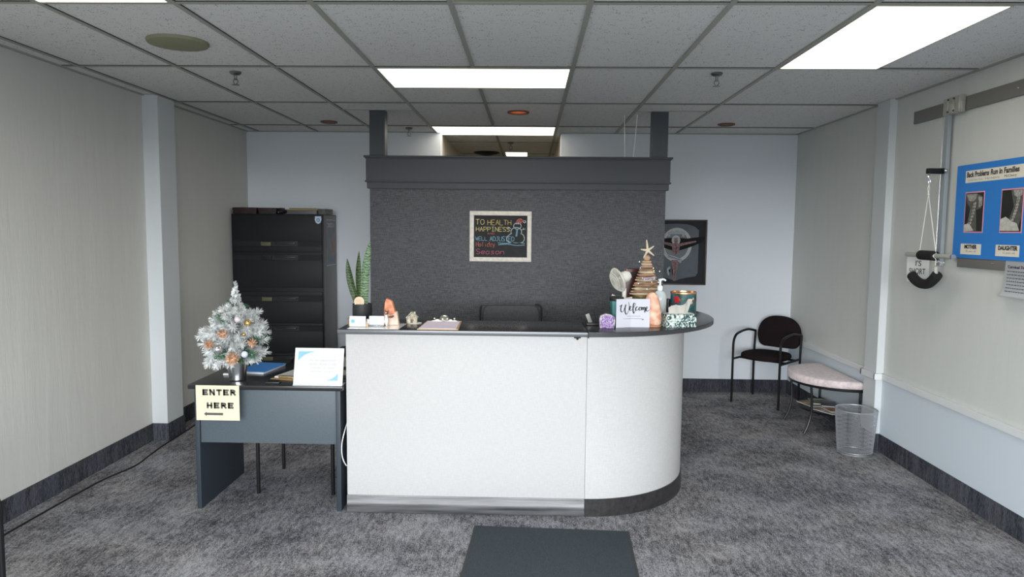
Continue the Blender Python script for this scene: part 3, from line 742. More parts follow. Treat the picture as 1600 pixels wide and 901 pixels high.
obj('pouch_body', bm, BLACK_PLASTIC, t); obj('button', ico(bm_new(), (-.02, -.052, .018), .006, 1), M('pale_strip', (.4, .4, .4)), t)
flatbox('ring_binder', 'grey binder lying flat on the cabinet top, under the yellow folders', 'binder', (-2.22, 6.95, CT), .02, .29, .28, .040, M('binder_grey', (.10, .10, .105), .4))
t = thing('folder', 'yellow-brown folder lying on the grey binder on the cabinet', 'folder', (-2.225, 6.94, CT + .0408), .03, 'folders on the grey binder')
obj('cover', box(bm_new(), -.155, .155, -.12, .12, 0, .009, .001), M('folder_yellow', (.42, .31, .13), .6), t); obj('cover', box(bm_new(), -.12, .13, -.125, .11, .0092, .018, .001), M('folder_brown', (.20, .13, .05), .6), t)
flatbox('flat_box', 'grey card box at the right end of the cabinet top', 'box', (-2.018, 6.93, CT), -.1, .07, .20, .055, M('grey_card', (.13, .13, .12), .6, noise=(30, .6)), 'flat boxes on the cabinet')

# ================================================================== HALF-ROUND TABLE, CUSHION, MAGAZINES, BIN
t = thing('half_round_table', 'half-round black metal side table against the right wall, with splayed legs', 'table', (2.672, 5.965, 0))
half = lambda r, n=24: [(-r * math.sin(a), -r * math.cos(a)) for a in [PI * k / n for k in range(n + 1)]]
obj('table_top', prism(bm_new(), half(.40), .400, .412), BLACK, t)
bm = bm_new(); pts = [(x, y, .405) for x, y in half(.408)]; tube(bm, pts, .011, 8); tube(bm, [(-.006, -.408, .405), (-.006, .408, .405)], .009, 8)
obj('rim', bm, BLACK, t)
for sy in (-1, 1):
    obj('leg', tube(bm_new(), catmull([(-.338, sy * .225, .40), (-.325, sy * .220, .25), (-.330, sy * .218, .15), (-.355, sy * .222, .06), (-.385, sy * .228, 0)], 6), .0105, 8), BLACK, t)
    obj('leg', tube(bm_new(), [(-.012, sy * .385, .40), (-.012, sy * .385, 0)], .0105, 8), BLACK, t)
obj('shelf', prism(bm_new(), [(x - .004, y) for x, y in half(.32)], .165, .175), BLACK, t)
bm = bm_new(); tube(bm, [(x - .004, y, .17) for x, y in half(.323)], .008, 6); tube(bm, [(-.012, -.385, .17), (-.012, .385, .17)], .007, 6); obj('shelf_rim', bm, BLACK, t)
o = obj('seat_cushion', pad(bm_new(), [(x, y) for x, y in half(.425, 40)], .062, .028, dome=.012), M('fluffy_cushion', '#d9c9c9', .95, noise=(28, .86, rgb('#e6dada')), bump=(160, .8, .006), sheen=.4, spec=.1))
o.location = (2.668, 5.965, .4165); tag(o, 'pale pink fluffy half-round cushion on the black side table', 'cushion')
mags = [('magazine with a pale yellow-green cover at the left end of the table shelf', -.19, .085, .25, (.60, .62, .34), (.17, .22), 0),
        ('green and brown magazine lying on the table shelf behind the yellow one', -.11, .14, -.15, (.28, .32, .18), (.15, .20), 1),
        ('white magazine on the table shelf nearest the mesh bin', -.14, -.155, .45, (.68, .68, .64), (.18, .20), 0),
        ('magazine with an orange picture on top of the white one on the table shelf', -.10, -.13, .1, (.60, .28, .06), (.14, .17), 1),
        ('dark blue magazine at the wall side of the table shelf', -.085, .01, -.3, (.08, .12, .20), (.13, .17), 2)]
for k, (lab, x, y, rz, c, (sx, sy), lv) in enumerate(mags):
    t = thing('magazine', lab, 'magazine', (2.668 + x, 5.965 + y, .1785 + .0075 * lv), rz, 'magazines on the table shelf')
    obj('pages', box(bm_new(), -sx / 2 + .001, sx / 2 - .001, -sy / 2 + .001, sy / 2 - .001, 0, .005), PAPER, t, False)
    obj('cover', box(bm_new(), -sx / 2, sx / 2, -sy / 2, sy / 2, .005, .0062), M('mag_cover_%d' % k, c, .35, noise=(16, .35)), t, False)
    obj('headline', box(bm_new(), -sx * .4, sx * .3, sy * .28, sy * .4, .0062, .0066), M('mag_head_%d' % (k % 2), (.6, .58, .5) if k % 2 else (.4, .12, .05), .4), t, False)

# wire mesh bin
t = thing('waste_bin', 'round silver wire mesh waste bin on the carpet by the right pilaster', 'waste bin', (2.488, 5.268, 0))
WIRE = M('silver_wire', (.60, .62, .65), .35, metal=.85)
def rb(z): return .122 + (.148 - .122) * z / .335
bm = bm_new(); nv = 96
ring = lambda r, z, n=48: [(r * math.cos(2 * PI * k / n), r * math.sin(2 * PI * k / n), z) for k in range(n)]
for k in range(nv):
    a = 2 * PI * k / nv
    for tw in (-.16, .16):
        pts = [(rb(z) * math.cos(a + tw * z / .335 * 2.2), rb(z) * math.sin(a + tw * z / .335 * 2.2), z) for z in (.02, .10, .18, .26, .332)]
        tube(bm, pts,   .0010, 3, cap=False)
for z in [.02 + .0105 * i for i in range(30)]: tube(bm, ring(rb(z), z), .0010, 3, closed=True)
obj('mesh_wall', bm, WIRE, t, False)
bm = bm_new(); tube(bm, ring(rb(.335), .335), .0042, 8, closed=True); obj('rim', bm, WIRE, t)
bm = bm_new(); tube(bm, ring(.122, .006), .005, 8, closed=True); tube(bm, ring(.124, .020), .0025, 6, closed=True); obj('base_ring', bm, WIRE, t)
bm = bm_new(); lathe(bm, [(0, .010), (.10, .010), (.121, .006), (.121, .005), (0, .0085)], 36); obj('base_plate', bm, M('bin_base', (.50, .53, .57), .25, metal=.9), t)

# door mat
t = thing('door_mat', 'blue-grey rectangular mat on the carpet in front of the counter', 'mat', (.14, 3.79, 0), math.radians(-2.4))
bm = box(bm_new(), -.43, .43, -1.5, 0, .0005, .006, .002); obj('rubber_border', bm, M('mat_border', (.045, .053, .05), .7), t)
obj('pile', box(bm_new(), -.415, .415, -1.485, -.015, .004, .010, .002), M('mat_pile', (.065, .082, .095), .95, noise=(420, .45, (.115, .14, .16)), bump=(500, .6, .003), spec=.1), t)

# floor cord and the white cable beside the desk
o = obj('power_cord', tube(bm_new(), catmull([(-2.79, 1.2, .006), (-2.80, 2.6, .006), (-2.80, 3.56, .006), (-2.79, 4.10, .006), (-2.775, 4.40, .006), (-2.72, 4.68, .006), (-2.74, 4.90, .006), (-2.765, 5.15, .006), (-2.77, 5.40, .006), (-2.79, 5.75, .006), (-2.82, 6.2, .006), (-2.85, 6.65, .006)], 6), .0055, 8), BLACK_PLASTIC)
tag(o, 'black power cord running along the carpet by the left wall', 'cord')
o = obj('white_cable', tube(bm_new(), catmull([(-1.066, 4.06, .52), (-1.070, 4.0, .475), (-1.080, 3.985, .42), (-1.083, 3.982, .37), (-1.078, 3.984, .32), (-1.064, 4.0, .275), (-1.062, 4.04, .26), (-1.062, 4.3, .20)], 6), .003, 8), WHITE)
tag(o, 'thin white cable looping in the gap between desk and counter', 'cable')

# ================================================================== THINGS ON THE SIDE DESK
DZ = .7575
# frosted small christmas tree in a metal bucket
t = thing('tabletop_christmas_tree', 'small frosted white christmas tree in a silver bucket on the side desk', 'christmas tree', (-1.722, 4.065, DZ))
bm = bm_new(); lathe(bm, [(0, .001), (.046, .001), (.047, .003), (.0475, .010), (.062, .118), (.065, .121), (.062, .122), (.060, .118), (.052, .06), (0, .06)], 32)
obj('bucket', bm, SILVER, t)
obj('trunk', tube(bm_new(), [(0, 0, .06), (0, 0, .54)], [.012, .004], 6), M('tree_trunk', (.10, .06, .035), .9), t)
FROST = M('frosted_needles', (.60, .64, .63), .85, noise=(30, .72, (.90, .92, .92)))
GREENN = M('green_needles', (.12, .26, .16), .85, noise=(30, .5))
def needle(bm, p, d, L, r):
    u = d.orthogonal().normalized(); v = d.cross(u)
    b = [bm.verts.new(p + r * (u * math.cos(a) + v * math.sin(a))) for a in (0, 2.09, 4.19)]
    m_ = [bm.verts.new(p + d * L * .75 + r * .8 * (u * math.cos(a) + v * math.sin(a))) for a in (0, 2.09, 4.19)]
    tip = bm.verts.new(p + d * L)
    for i in range(3):
        bm.faces.new((b[i], b[(i + 1) % 3], m_[(i + 1) % 3], m_[i])); bm.faces.new((m_[i], m_[(i + 1) % 3], tip))
def spray(bm, p0, p1, n, L, r=.0017):
    p0, p1 = Vector(p0), Vector(p1); ax_ = (p1 - p0).normalized()
    for i in range(n):
        s = (i / n) ** .8; p = p0.lerp(p1, s)
        d = Vector((random.gauss(0, 1), random.gauss(0, 1), random.gauss(0, 1))); d = (d - ax_ * d.dot(ax_)).normalized()
        d = (d * .8 + ax_ * random.uniform(.35, .9)).normalized()
        needle(bm, p, d, L * random.uniform(.7, 1.15), r)
    for _ in range(8): needle(bm, p1, (ax_ + Vector((random.uniform(-.5, .5), random.uniform(-.5, .5), random.uniform(-.5, .5)))).normalized(), L, r)
bmw, bmg = bm_new(), bm_new()
def tier(z, R, n, rise, L, ph):
    for k in range(n):
        a = 2 * PI * k / n + ph + random.uniform(-.2, .2); rr = R * random.uniform(.82, 1.08)
        p0 = (.02 * math.cos(a), .02 * math.sin(a), z); p1 = (rr * math.cos(a), rr * math.sin(a), z + rise * rr + random.uniform(-.02, .02))
        tube(bmw, [p0, p1], .003, 4)
        spray(bmw if random.random() > .10 else bmg, Vector(p0).lerp(Vector(p1), .25), p1, 95, L)
tier(.150, .120, 11, -.25, .038, .1); tier(.185, .155, 13, -.08, .040, .4); tier(.225, .168, 14, .05, .042, .0); tier(.265, .168, 14, .15, .042, .3)
tier(.305, .150, 13, .22, .040, .2); tier(.345, .120, 12, .30, .036, .5); tier(.380, .082, 10, .40, .030, .1); tier(.415, .042, 7, .6, .022, .4)
tier(.455, .022, 5, .8, .016, .0); tier(.495, .018, 5, .8, .014, .3); tier(.530, .014, 4, .8, .013, .1)
spray(bmw, (0, 0, .38), (0, 0, .575), 220, .018)
spray(bmw, (-.10, -.05, .20), (-.150, -.06, .11), 130, .040)      # the drooping sprig at the lower left
spray(bmw, (-.12, -.04, .30), (-.185, -.05, .27), 130, .045)
obj('frosted_branches', bmw, FROST, t, False); obj('green_branches', bmg, GREENN, t, False)
CONE = M('pine_cone', (.50, .26, .15), .7, noise=(60, .6, (.70, .45, .30)))
def cone(p, r, d=(0, -1, .2)):
    bm = bm_new(); d = Vector(d).normalized(); q = Vector((0, 0, 1)).rotation_difference(d).to_matrix()
    ico(bm, p, r * .55, 1, rot=q)
    for i in range(26):
        z = 1 - 2 * (i + .5) / 26; a = i * 2.4; v = q @ Vector((math.cos(a) * math.sqrt(1 - z * z), math.sin(a) * math.sqrt(1 - z * z), z))
        needle(bm, Vector(p) + v * r * .4, (v + d * .5).normalized(), r * .75, r * .17)
    obj('pine_cone', bm, CONE, t, False)
cone((.052, -.185, .165), .040); cone((-.085, -.175, .242), .028); cone((-.010, -.165, .300), .030); cone((.140, -.120, .245), .027)
bau = lambda n, p, r, m: obj(n, ico(bm_new(), p, r, 3), m, t)
bau('bauble', (.098, -.075, .352), .022, M('gold_bauble', (.62, .40, .14), .2, metal=.8)); bau('bauble', (-.030, -.190, .215), .028, M('silver_bauble', (.75, .76, .78), .12, metal=.9))
bau('bauble', (.100, -.140, .295), .011, M('gold_bauble', (.6, .4, .1))); bau('bauble', (-.055, -.05, .400), .012, M('champagne_bauble', (.7, .55, .42), .25, metal=.7)); bau('bauble', (.112, -.165, .185), .019, M('blue_white_bauble', (.60, .66, .82), .3))
bau('bauble', (.045, -.09, .375), .018, M('pink_white_bauble', (.75, .62, .64), .5))

o = obj('small_card', box(bm_new(), -.02, .02, -.012, .012, 0, .012, .002), PAPER); o.location = (-1.845, 4.20, DZ); tag(o, 'tiny white tag box on the desk left of the silver bucket', 'small box')

# blue folder with white papers
t = thing('blue_folder', 'bright blue folder over white sheets on the desk behind the tree', 'folder', (-1.695, 4.40, DZ), -.12)
obj('sheets', box(bm_new(), -.105, .08, -.155, .14, 0, .010), PAPER, t, False)
obj('cover', box(bm_new(), -.105, .085, -.145, .150, .0102, .0125, .001), M('folder_blue', '#4a96ea', .5), t, False)
# clipboard and papers beside the sign
t = thing('brown_clipboard', 'wooden clipboard with white papers on the side desk, left of the white sign', 'clipboard', (-1.415, 4.215, DZ), -.22)
obj('board', box(bm_new(), -.10, .10, -.135, .135, 0, .004, .001), M('hardboard', (.42, .25, .12), .5, noise=(80, .8)), t)
obj('papers', box(bm_new(), -.09, .095, -.105, .13, .004, .012), PAPER, t, False)
obj('clip', box(bm_new(), -.05, .05, -.130, -.105, .004, .022, .003), M('clip_brass', (.5, .38, .2), .3, metal=.8), t)
t = thing('pen_tray', 'flat black stamp pad on the desk in front of the wooden clipboard', 'stamp pad', (-1.485, 4.0, DZ), .05)
obj('case', box(bm_new(), -.04, .04, -.022, .022, 0, .010, .003), BLACK_PLASTIC, t); obj('pad', box(bm_new(), -.03, .03, -.014, .014, .010, .0112), M('ink_pad', (.01, .01, .012), .2), t, False)

# white sign in an angled holder
t = thing('tabletop_sign', 'white sign with pale blue corners standing on the side desk beside the counter', 'sign', (-1.21, 3.952, DZ))
tilt = Matrix.Rotation(math.radians(-14), 4, 'X') @ Matrix.Rotation(math.radians(1.2), 4, 'Z')
def tb(name, bm, m, sm=False):
    bmesh.ops.transform(bm, matrix=Matrix.Translation((0, 0, .004)) @ Matrix.Rotation(math.radians(-14), 4, 'X'), verts=bm.verts); return obj(name, bm, m, t, sm)
tb('holder', box(bm_new(), -.143, .143, 0, .006, 0, .212, .002), M('white_acrylic', '#d2d5d6', .25))
obj('holder_foot', box(bm_new(), -.143, .143, -.012, .075, 0, .004, .001), M('white_acrylic', '#eceeef'), t)
tb('insert', box(bm_new(), -.132, .132, -.0012, 0, .010, .203), M('sign_white', '#d3d7d9', .5))
PB = M('pale_blue_corner', '#84b4dc', .5)
bm = bm_new(); pl = [(-.122, .192), (-.02, .192), (-.06, .182), (-.09, .168), (-.122, .138)]; prism(bm, pl, .0012, .0016); bmesh.ops.transform(bm, matrix=rx, verts=bm.verts); tb('corner_mark', bm, PB)
bm = bm_new(); pl = [(.115, .024), (.115, .068), (.10, .05), (.075, .034), (.045, .024)]; prism(bm, pl, .0012, .0016); bmesh.ops.transform(bm, matrix=rx, verts=bm.verts); tb('corner_mark', bm, PB)
FAINT = M('faint_ink', '#a3a09e', .6)
for k, s in enumerate(('The next appointment', 'calendar! Book in a big', 'reminder of a family', 'member is here.')):
    wd = (.16, .165, .145, .14)[k]
    text('lettering', s, .016, FAINT, t, Matrix.Translation((0, 0, .004)) @ Matrix.Rotation(math.radians(-14), 4, 'X') @ onwall_front(.018 - wd / 2 + (.004 if k > 1 else 0), -.0014, .136 - .0215 * k), width=wd)

# ENTER HERE sign taped to the desk edge
t = thing('enter_here_sign', 'pale yellow ENTER HERE sign with a left arrow taped to the desk front', 'sign', (-1.783, 3.9265, .65))
bm = box(bm_new(), -.126, .126, -.0012, 0, -.099, .105); obj('sheet', bm, CREAM, t, False)
def block_word(s_, x0, x1, z0, z1, w_=.0112):
    bm = bm_new(); n = len(s_); cw = (x1 - x0) / (n + .42 * (n - 1)); h2 = w_ / 2
    for i, ch in enumerate(s_):
        a = x0 + i * cw * 1.42
        for st in GL[ch]:
            if len(st) == 2:      # straight strokes with square ends
                p, q_ = [Vector((a + h2 * .6 + x * (cw - h2 * 1.2), z0 + h2 + y * (z1 - z0 - w_), 0)) for x, y in st]
                d = (q_ - p).normalized(); nn = Vector((-d.y, d.x, 0)) * h2; p, q_ = p - d * h2, q_ + d * h2
                poly(bm, [p + nn, p - nn, q_ - nn, q_ + nn])
            else: ribbon(bm, [(a + h2 * .6 + x * (cw - h2 * 1.2), z0 + h2 + y * (z1 - z0 - w_)) for x, y in st], w_)
    bmesh.ops.transform(bm, matrix=Matrix.Translation((0, -.0018, 0)) @ rx, verts=bm.verts)
    return obj('lettering', bm, INK, t, False)
block_word('ENTER', -.085, .104, .047, .083)
block_word('HERE', -.062, .090, -.030, .006)
bm = prism(bm_new(), [(-.082, -.062), (-.066, -.049), (-.066, -.055), (.030, -.055), (.030, -.069), (-.066, -.069), (-.066, -.075)], .0012, .0018)
bmesh.ops.transform(bm, matrix=rx, verts=bm.verts); obj('arrow', bm, INK, t, False)

# little stack at the right end of the desk, squeezed beside the counter
t = thing('paper_tray', 'small cream paper tray stack with dark cover, between white sign and counter', 'paper tray', (-1.14, 4.36, DZ))
obj('tray', box(bm_new(), -.10, .072, -.12, .10, 0, .03, .003), M('cream_tray', (.55, .53, .46), .5), t)
obj('stack', box(bm_new(), -.095, .070, -.11, .095, .032, .05), M('dark_tray', (.04, .04, .03), .5), t); obj('stack', box(bm_new(), -.09, .068, -.11, .09, .052, .105), M('cream_tray', (.55, .53, .46)), t)
obj('cover', ico(bm_new(), (-.01, 0, .125), .07, 2, (1, 1, .55)), BLACK_PLASTIC, t)

# ================================================================== THINGS ON THE COUNTER
Z = CT1 + .0006
o = obj('paper_sheet', prism(bm_new(), [(-1.035, 3.945), (-.74, 3.948), (-.735, 4.19), (-1.045, 4.17)], 0, .0010), M('glossy_sheet', '#f4f4f0', .12, coat=.6)); o.location = (0, 0, Z - .0002)
tag(o, 'glossy white sheet on the countertop under the card holders and orange rock', 'paper')
Z2 = Z + .0010
# snake plant
t = thing('snake_plant', 'snake plant with three upright banded leaves in a black pot on the counter', 'potted plant', (-1.033, 4.31, Z + .0006))
bm = bm_new(); lathe(bm, [(0, 0), (.040, 0), (.044, .003), (.046, .020), (.046, .026), (.0585, .030), (.060, .034), (.060, .104), (.058, .106), (.055, .104), (.055, .090), (0, .090)], 36)
obj('pot', bm, M('matte_black_pot', (.028, .029, .031), .5), t)
obj('soil', lathe(bm_new(), [(0, .091), (.054, .091), (.054, .094), (0, .096)], 24), M('soil', (.03, .02, .015), .95, bump=(90, .8, .006)), t)
def leaf_mat(name, a, b_, edge):
    m, nt, b = node_mat(name, .42)
    tc = N(nt, 'ShaderNodeTexCoord'); wv = N(nt, 'ShaderNodeTexWave', Scale=19.0, Distortion=7.0, Detail=3.0); wv.bands_direction = 'Z'; wv.inputs['Detail Scale'].default_value = 2.5
    nt.links.new(tc.outputs['Object'], wv.inputs['Vector']); r = ramp(nt, wv.outputs[0], [(.12, a), (.42, b_), (.95, edge)])
    nt.links.new(r.outputs[0], b.inputs['Base Color']); return m
LG = leaf_mat('snake_leaf_light', (.09, .20, .08), (.30, .45, .26), (.38, .52, .33)); LD = leaf_mat('snake_leaf_dark', (.020, .055, .018), (.08, .15, .045), (.13, .21, .07))
def blade(p0, p1, wd, m, yaw, curl=.3):
    bm = bm_new(); p0, p1 = Vector(p0), Vector(p1); n = 14; sd = Vector((math.cos(yaw), math.sin(yaw), 0)); fw = Vector((-math.sin(yaw), math.cos(yaw), 0))
    grid = []
    for i in range(n + 1):
        s = i / n; c = p0.lerp(p1, s) + (p1 - p0).cross(Vector((0, 1, 0))).normalized() * .012 * math.sin(PI * s)
        hwd = wd / 2 * (.55 + .45 * math.sin(PI * min(1, s * 1.15 + .08)) ** .8 if s < .5 else max(.0, (1 - ((s - .45) / .55) ** 2.4)) ) + .0008
        row = []
        for k in range(5):
            u = (k - 2) / 2; row.append(bm.verts.new(c + sd * hwd * u + fw * (abs(u) ** 1.6 * hwd * curl)))
        grid.append(row)
    for i in range(n):
        for k in range(4): bm.faces.new((grid[i][k], grid[i][k + 1], grid[i + 1][k + 1], grid[i + 1][k]))
    g = bmesh.ops.solidify(bm, geom=bm.faces[:], thickness=.0022)
    obj('leaf', bm, m, t)
blade((.012, .005, .085), (.052, .0, .498), .050, LG, .1); blade((-.012, .012, .085), (-.020, .012, .432), .040, LD, -.3); blade((-.022, -.006, .085), (-.092, .0, .385), .042, LD, .35)
bm = bm_new(); pts = [(.0315 * math.cos(a), .0315 * math.sin(a)) for a in [math.radians(-62 + (304) * k / 30) for k in range(31)]]
t2 = thing('wooden_disc', 'round pale wooden disc standing in the pot of the snake plant', 'wooden disc', (-1.040, 4.262, Z + .122))
prism(bm, pts, -.003, .003); bmesh.ops.transform(bm, matrix=rx, verts=bm.verts); obj('disc', bm, M('pale_wood', '#e6cfae', .6, noise=(40, .85)), t2)
bm = bm_new()
for k in range(4): box(bm, -.018, .016 - .003 * (k % 2), -.0036, -.003, .012 - .008 * k, .0135 - .008 * k)
obj('engraving', bm, M('engraved_brown', (.42, .28, .15), .7), t2, False)
obj('stake', box(bm_new(), -.002, .002, -.002, .002, -.05, -.027), M('pale_wood', '#e6cfae'), t2)

def card(t, x, y, z, wd, ht, tilt=12, accent=None):
    bm = box(bm_new(), -wd / 2, wd / 2, -.003, .003, 0, ht)
    Mx = Matrix.Translation((x, y, z)) @ Matrix.Rotation(math.radians(-tilt), 4, 'X')
    bmesh.ops.transform(bm, matrix=Mx, verts=bm.verts); o = obj('cards', bm, M('white_card', '#d6dade', .5), t, False)
    return Mx
t = thing('business_card_holder', 'pale wooden card holder with white cards at the left end of the counter', 'card holder', (-.992, 4.055, Z2))
WOODP = M('pale_wood_block', '#dcc19a', .55, noise=(30, .85), stretch=(1, 8, 8))
bm = bm_new(); box(bm, -.050, .050, -.028, .028, 0, .018, .003); obj('block', bm, WOODP, t)
obj('end_piece', box(bm_new(), -.060, -.052, -.02, .026, 0, .050, .002), M('dark_wood_end', (.16, .09, .05), .5), t); obj('end_piece', box(bm_new(), -.052, -.046, -.026, .028, 0, .046, .002), WOODP, t)
obj('end_piece', box(bm_new(), .050, .057, -.026, .028, 0, .020, .002), WOODP, t)
Mx = card(t, 0, -.034, .002, .094, .060, 4)
bm = lathe(bm_new(), [(0, 0), (.011, 0), (.011, .0006), (0, .0006)], 24); bmesh.ops.transform(bm, matrix=Mx @ Matrix.Translation((-.027, -.0031, .030)) @ rx, verts=bm.verts); obj('card_emblem', bm, M('sky_blue', '#76b4e0', .5), t, False)
bm = bm_new()
for k in range(3): box(bm, -.010, .034 - .008 * k, -.0036, -.003, .036 - .010 * k, .038 - .010 * k)
bmesh.ops.transform(bm, matrix=Mx, verts=bm.verts); obj('print_lines', bm, M('faint_grey', '#a8b2bb', .6), t, False)
t = thing('business_card_holder', 'clear card holder with white cards, between the wooden one and the orange rock', 'card holder', (-.893, 4.07, Z2))
obj('holder', box(bm_new(), -.044, .044, -.028, .030, 0, .006, .002), M('clear_plastic', (.85, .88, .9), .08, trans=.8), t)
obj('holder', box(bm_new(), -.044, .044, .020, .024, 0, .040, .001), M('clear_plastic', (.85, .88, .9)), t)
Mx = card(t, .002, -.006, .0065, .088, .052, 10)
bm = bm_new()
for k in range(4): box(bm, -.030, .012 - .006 * k, -.0036, -.003, .038 - .009 * k, .040 - .009 * k)
bmesh.ops.transform(bm, matrix=Mx, verts=bm.verts); obj('print_lines', bm, M('faint_grey', '#c5ccd2'), t, False)
bm = bm_new(); ico(bm, (-.050, -.012, .016), .015, 2, (.8, .8, 1.05), .10); ico(bm, (-.048, -.012, .034), .009, 2, jit=.08)
obj('white_ornament', bm, M('porcelain', '#e8e4e2', .3), t)
# orange rock
ROCKO = M('orange_salt_rock', (.72, .20, .09), .6, noise=(26, .6, (.85, .36, .20)), bump=(60, .7, .006))
ROCKP = M('peach_salt_rock', (.70, .48, .36), .6, noise=(20, .85, (.76, .60, .50)), bump=(40, .5, .004))
t = thing('salt_rock', 'tall orange and peach salt rock slab standing on the left part of the counter', 'salt rock', (-.815, 4.135, Z2))
def slab(pts, y0, y1, m, name, bev=.006):
    bm = prism(bm_new(), pts, y0, y1, bev); bmesh.ops.transform(bm, matrix=rx, verts=bm.verts); return obj(name, bm, m, t)
slab([(-.043, 0), (-.045, .07), (-.040, .13), (-.030, .158), (-.018, .152), (.002, .142), (.010, .118), (.022, .075), (.034, .0)], -.030, .012, ROCKO, 'orange_slab')
slab([(-.040, 0), (-.034, .035), (-.012, .070), (-.004, .060), (.012, .066), (.030, .082), (.038, .078), (.047, .0)], -.008, .030, ROCKP, 'peach_base')
t = thing('dog_figurine', 'tiny brown and white dog figurine leaning against the orange salt rock', 'figurine', (-.838, 4.085, Z2))
WF = M('figurine_white', '#e9e2dc', .4); BF = M('figurine_brown', (.16, .085, .06), .5)
bm = bm_new(); ico(bm, (0, 0, .030), .014, 2, (1, .8, 2.1)); ico(bm, (.002, -.008, .058), .009, 2, (1, .9, 1.6)); tube(bm, [(-.008, -.010, .03), (-.020, -.016, .001)], [.007, .005], 8); tube(bm, [(.007, -.012, .03), (.006, -.018, .001)], [.006, .005], 8)
obj('body', bm, WF, t); bm = bm_new(); ico(bm, (.004, -.010, .078), .012, 2, (1, 1, 1)); ico(bm, (.003, -.020, .073), .007, 2)
for s in (-1, 1): ico(bm, (.004 + s * .009, -.006, .088), .005, 1, (.6, .6, 1.4))
obj('head', bm, BF, t); obj('blaze', ico(bm_new(), (.003, -.0225, .077), .0042, 2, (.7, 1, 1.8)), WF, t)
bm = bm_new(); ico(bm, (.026, -.002, .052), .011, 1, (1.3, 1, .7), .15); ico(bm, (.040, 0, .056), .007, 1, jit=.15); obj('pebble', bm, BF, t, False)
# stone house
STONE = M('yellow_stone', (.50, .45, .33), .75, noise=(90, .5, (.68, .63, .50)), bump=(120, .8, .004))
t = thing('stone_house_ornament', 'tiny beige stone house ornament beside the clipboard on the counter', 'ornament', (-.706, 4.215, Z))
obj('plinth', prism(bm_new(), arc(.012, 0, .046, .030, 0, 360, 24)[:-1], 0, .004), M('plinth_white', '#d9d8d2', .4), t)
slab([(-.032, .004), (-.033, .034), (-.026, .036), (0, .064), (.026, .036), (.033, .036), (.030, .004)], -.018, .018, STONE, 'walls', .002)
bm = bm_new()
for s in (-1, 1):
    Mx = Matrix.Translation((s * .016, 0, .050)) @ Matrix.Rotation(s * math.radians(47), 4, 'Y'); box(bm, -.024, .024, -.023, .023, 0, .005, .001, Mx)
box(bm, .012, .020, -.004, .006, .045, .070, .001)
obj('roof', bm, STONE, t); obj('door', box(bm_new(), -.007, .007, -.0195, -.017, .004, .026, .001), M('dark_wood_end', (.16, .09, .05)), t)
# clipboard with lilac sheet
t = thing('clipboard', 'wooden clipboard with lilac sheet and silver clip on the countertop', 'clipboard', (-.515, 4.115, Z), 0)
bm = prism(bm_new(), [(-.118, -.172), (.118, -.172), (.102, .195), (-.112, .195)], 0, .0045, .001); obj('board', bm, M('hardboard_light', (.55, .36, .19), .5), t)
obj('sheet', prism(bm_new(), [(-.110, -.164), (.104, -.164), (.094, .165), (-.104, .165)], .0045, .0065), M('lilac_paper', '#eadff0', .7), t, False)
bm = bm_new(); box(bm, -.078, .078, .148, .190, .0066, .012, .002); tube(bm, [(-.055, .165, .012), (.045, .165, .012)], .008, 10)
obj('clip_plate', bm, M('clip_nickel', (.72, .69, .62), .2, metal=.9), t)
bm = bm_new(); lathe(bm, [(.036, .012), (.034, .020), (.026, .036), (.014, .045), (0, .047)], 28, c=(-.002, .165)); obj('clip_dome', bm, M('clip_nickel', (.7, .7, .6)), t)
for s in (-1, 1): obj('clip_knob', ico(bm_new(), (s * .062 - .002, .165, .021), .008, 2), M('clip_nickel', (.7, .7, .6)), t)

# pen stand
t = thing('pen_stand', 'small dark stand with a metal pen plate at the joint of the countertops', 'pen stand', (.385, 4.265, Z), .05)
obj('stand_base', box(bm_new(), -.035, .055, -.05, .04, 0, .012, .004), BLACK_PLASTIC, t)
bm = box(bm_new(), -.012, .012, -.003, .003, 0, .060, .001); bmesh.ops.transform(bm, matrix=Matrix.Translation((-.004, 0, .008)) @ Matrix.Rotation(math.radians(-22), 4, 'Y'), verts=bm.verts)
obj('metal_plate', bm, M('plate_metal', (.22, .22, .20), .5, metal=.3), t)
bm = tube(bm_new(), [(.034, 0, .008), (.012, 0, .082)], .003, 8); obj('pen', bm, BLACK_PLASTIC, t)
# amethyst
t = thing('amethyst_crystal', 'lump of purple amethyst crystal in front of the teal tumbler', 'crystal', (.464, 4.112, Z))
slab([(-.043, 0), (-.046, .055), (-.040, .072), (-.010, .085), (.020, .080), (.042, .066), (.046, .040), (.040, 0)], -.022, .018, M('pale_rind', (.62, .56, .62), .5, noise=(40, .8), bump=(80, .6, .004)), 'rind', .007)
bm = bm_new()
for _ in range(230):
    x, z = random.uniform(-.037, .038), random.uniform(.005, .076)
    if z > .070 + (.010 if abs(x) < .02 else 0) or (x < -.034 and z > .06): continue
    ico(bm, (x, -.020, z), random.uniform(.003, .0052), 1, (1, .9, 1), .2)
obj('crystals', bm, M('amethyst_purple', (.30, .17, .50), .25, noise=(120, .55, (.52, .36, .68))), t, False)
# teal tumbler
t = thing('travel_tumbler', 'teal metallic travel tumbler with black lid behind the purple crystal', 'tumbler', (.533, 4.235, Z))
obj('cup', lathe(bm_new(), [(0, 0), (.030, 0), (.032, .003), (.041, .148), (.041, .150), (0, .150)], 36), M('teal_metal', (.10, .42, .40), .2, metal=.35, noise=(22, .35, (.30, .66, .64)), stretch=(1, 1, .05)), t)
obj('lid', lathe(bm_new(), [(0, .150), (.043, .150), (.044, .154), (.044, .166), (.040, .172), (.030, .174), (.028, .178), (0, .178)], 32), BLACK_PLASTIC, t)
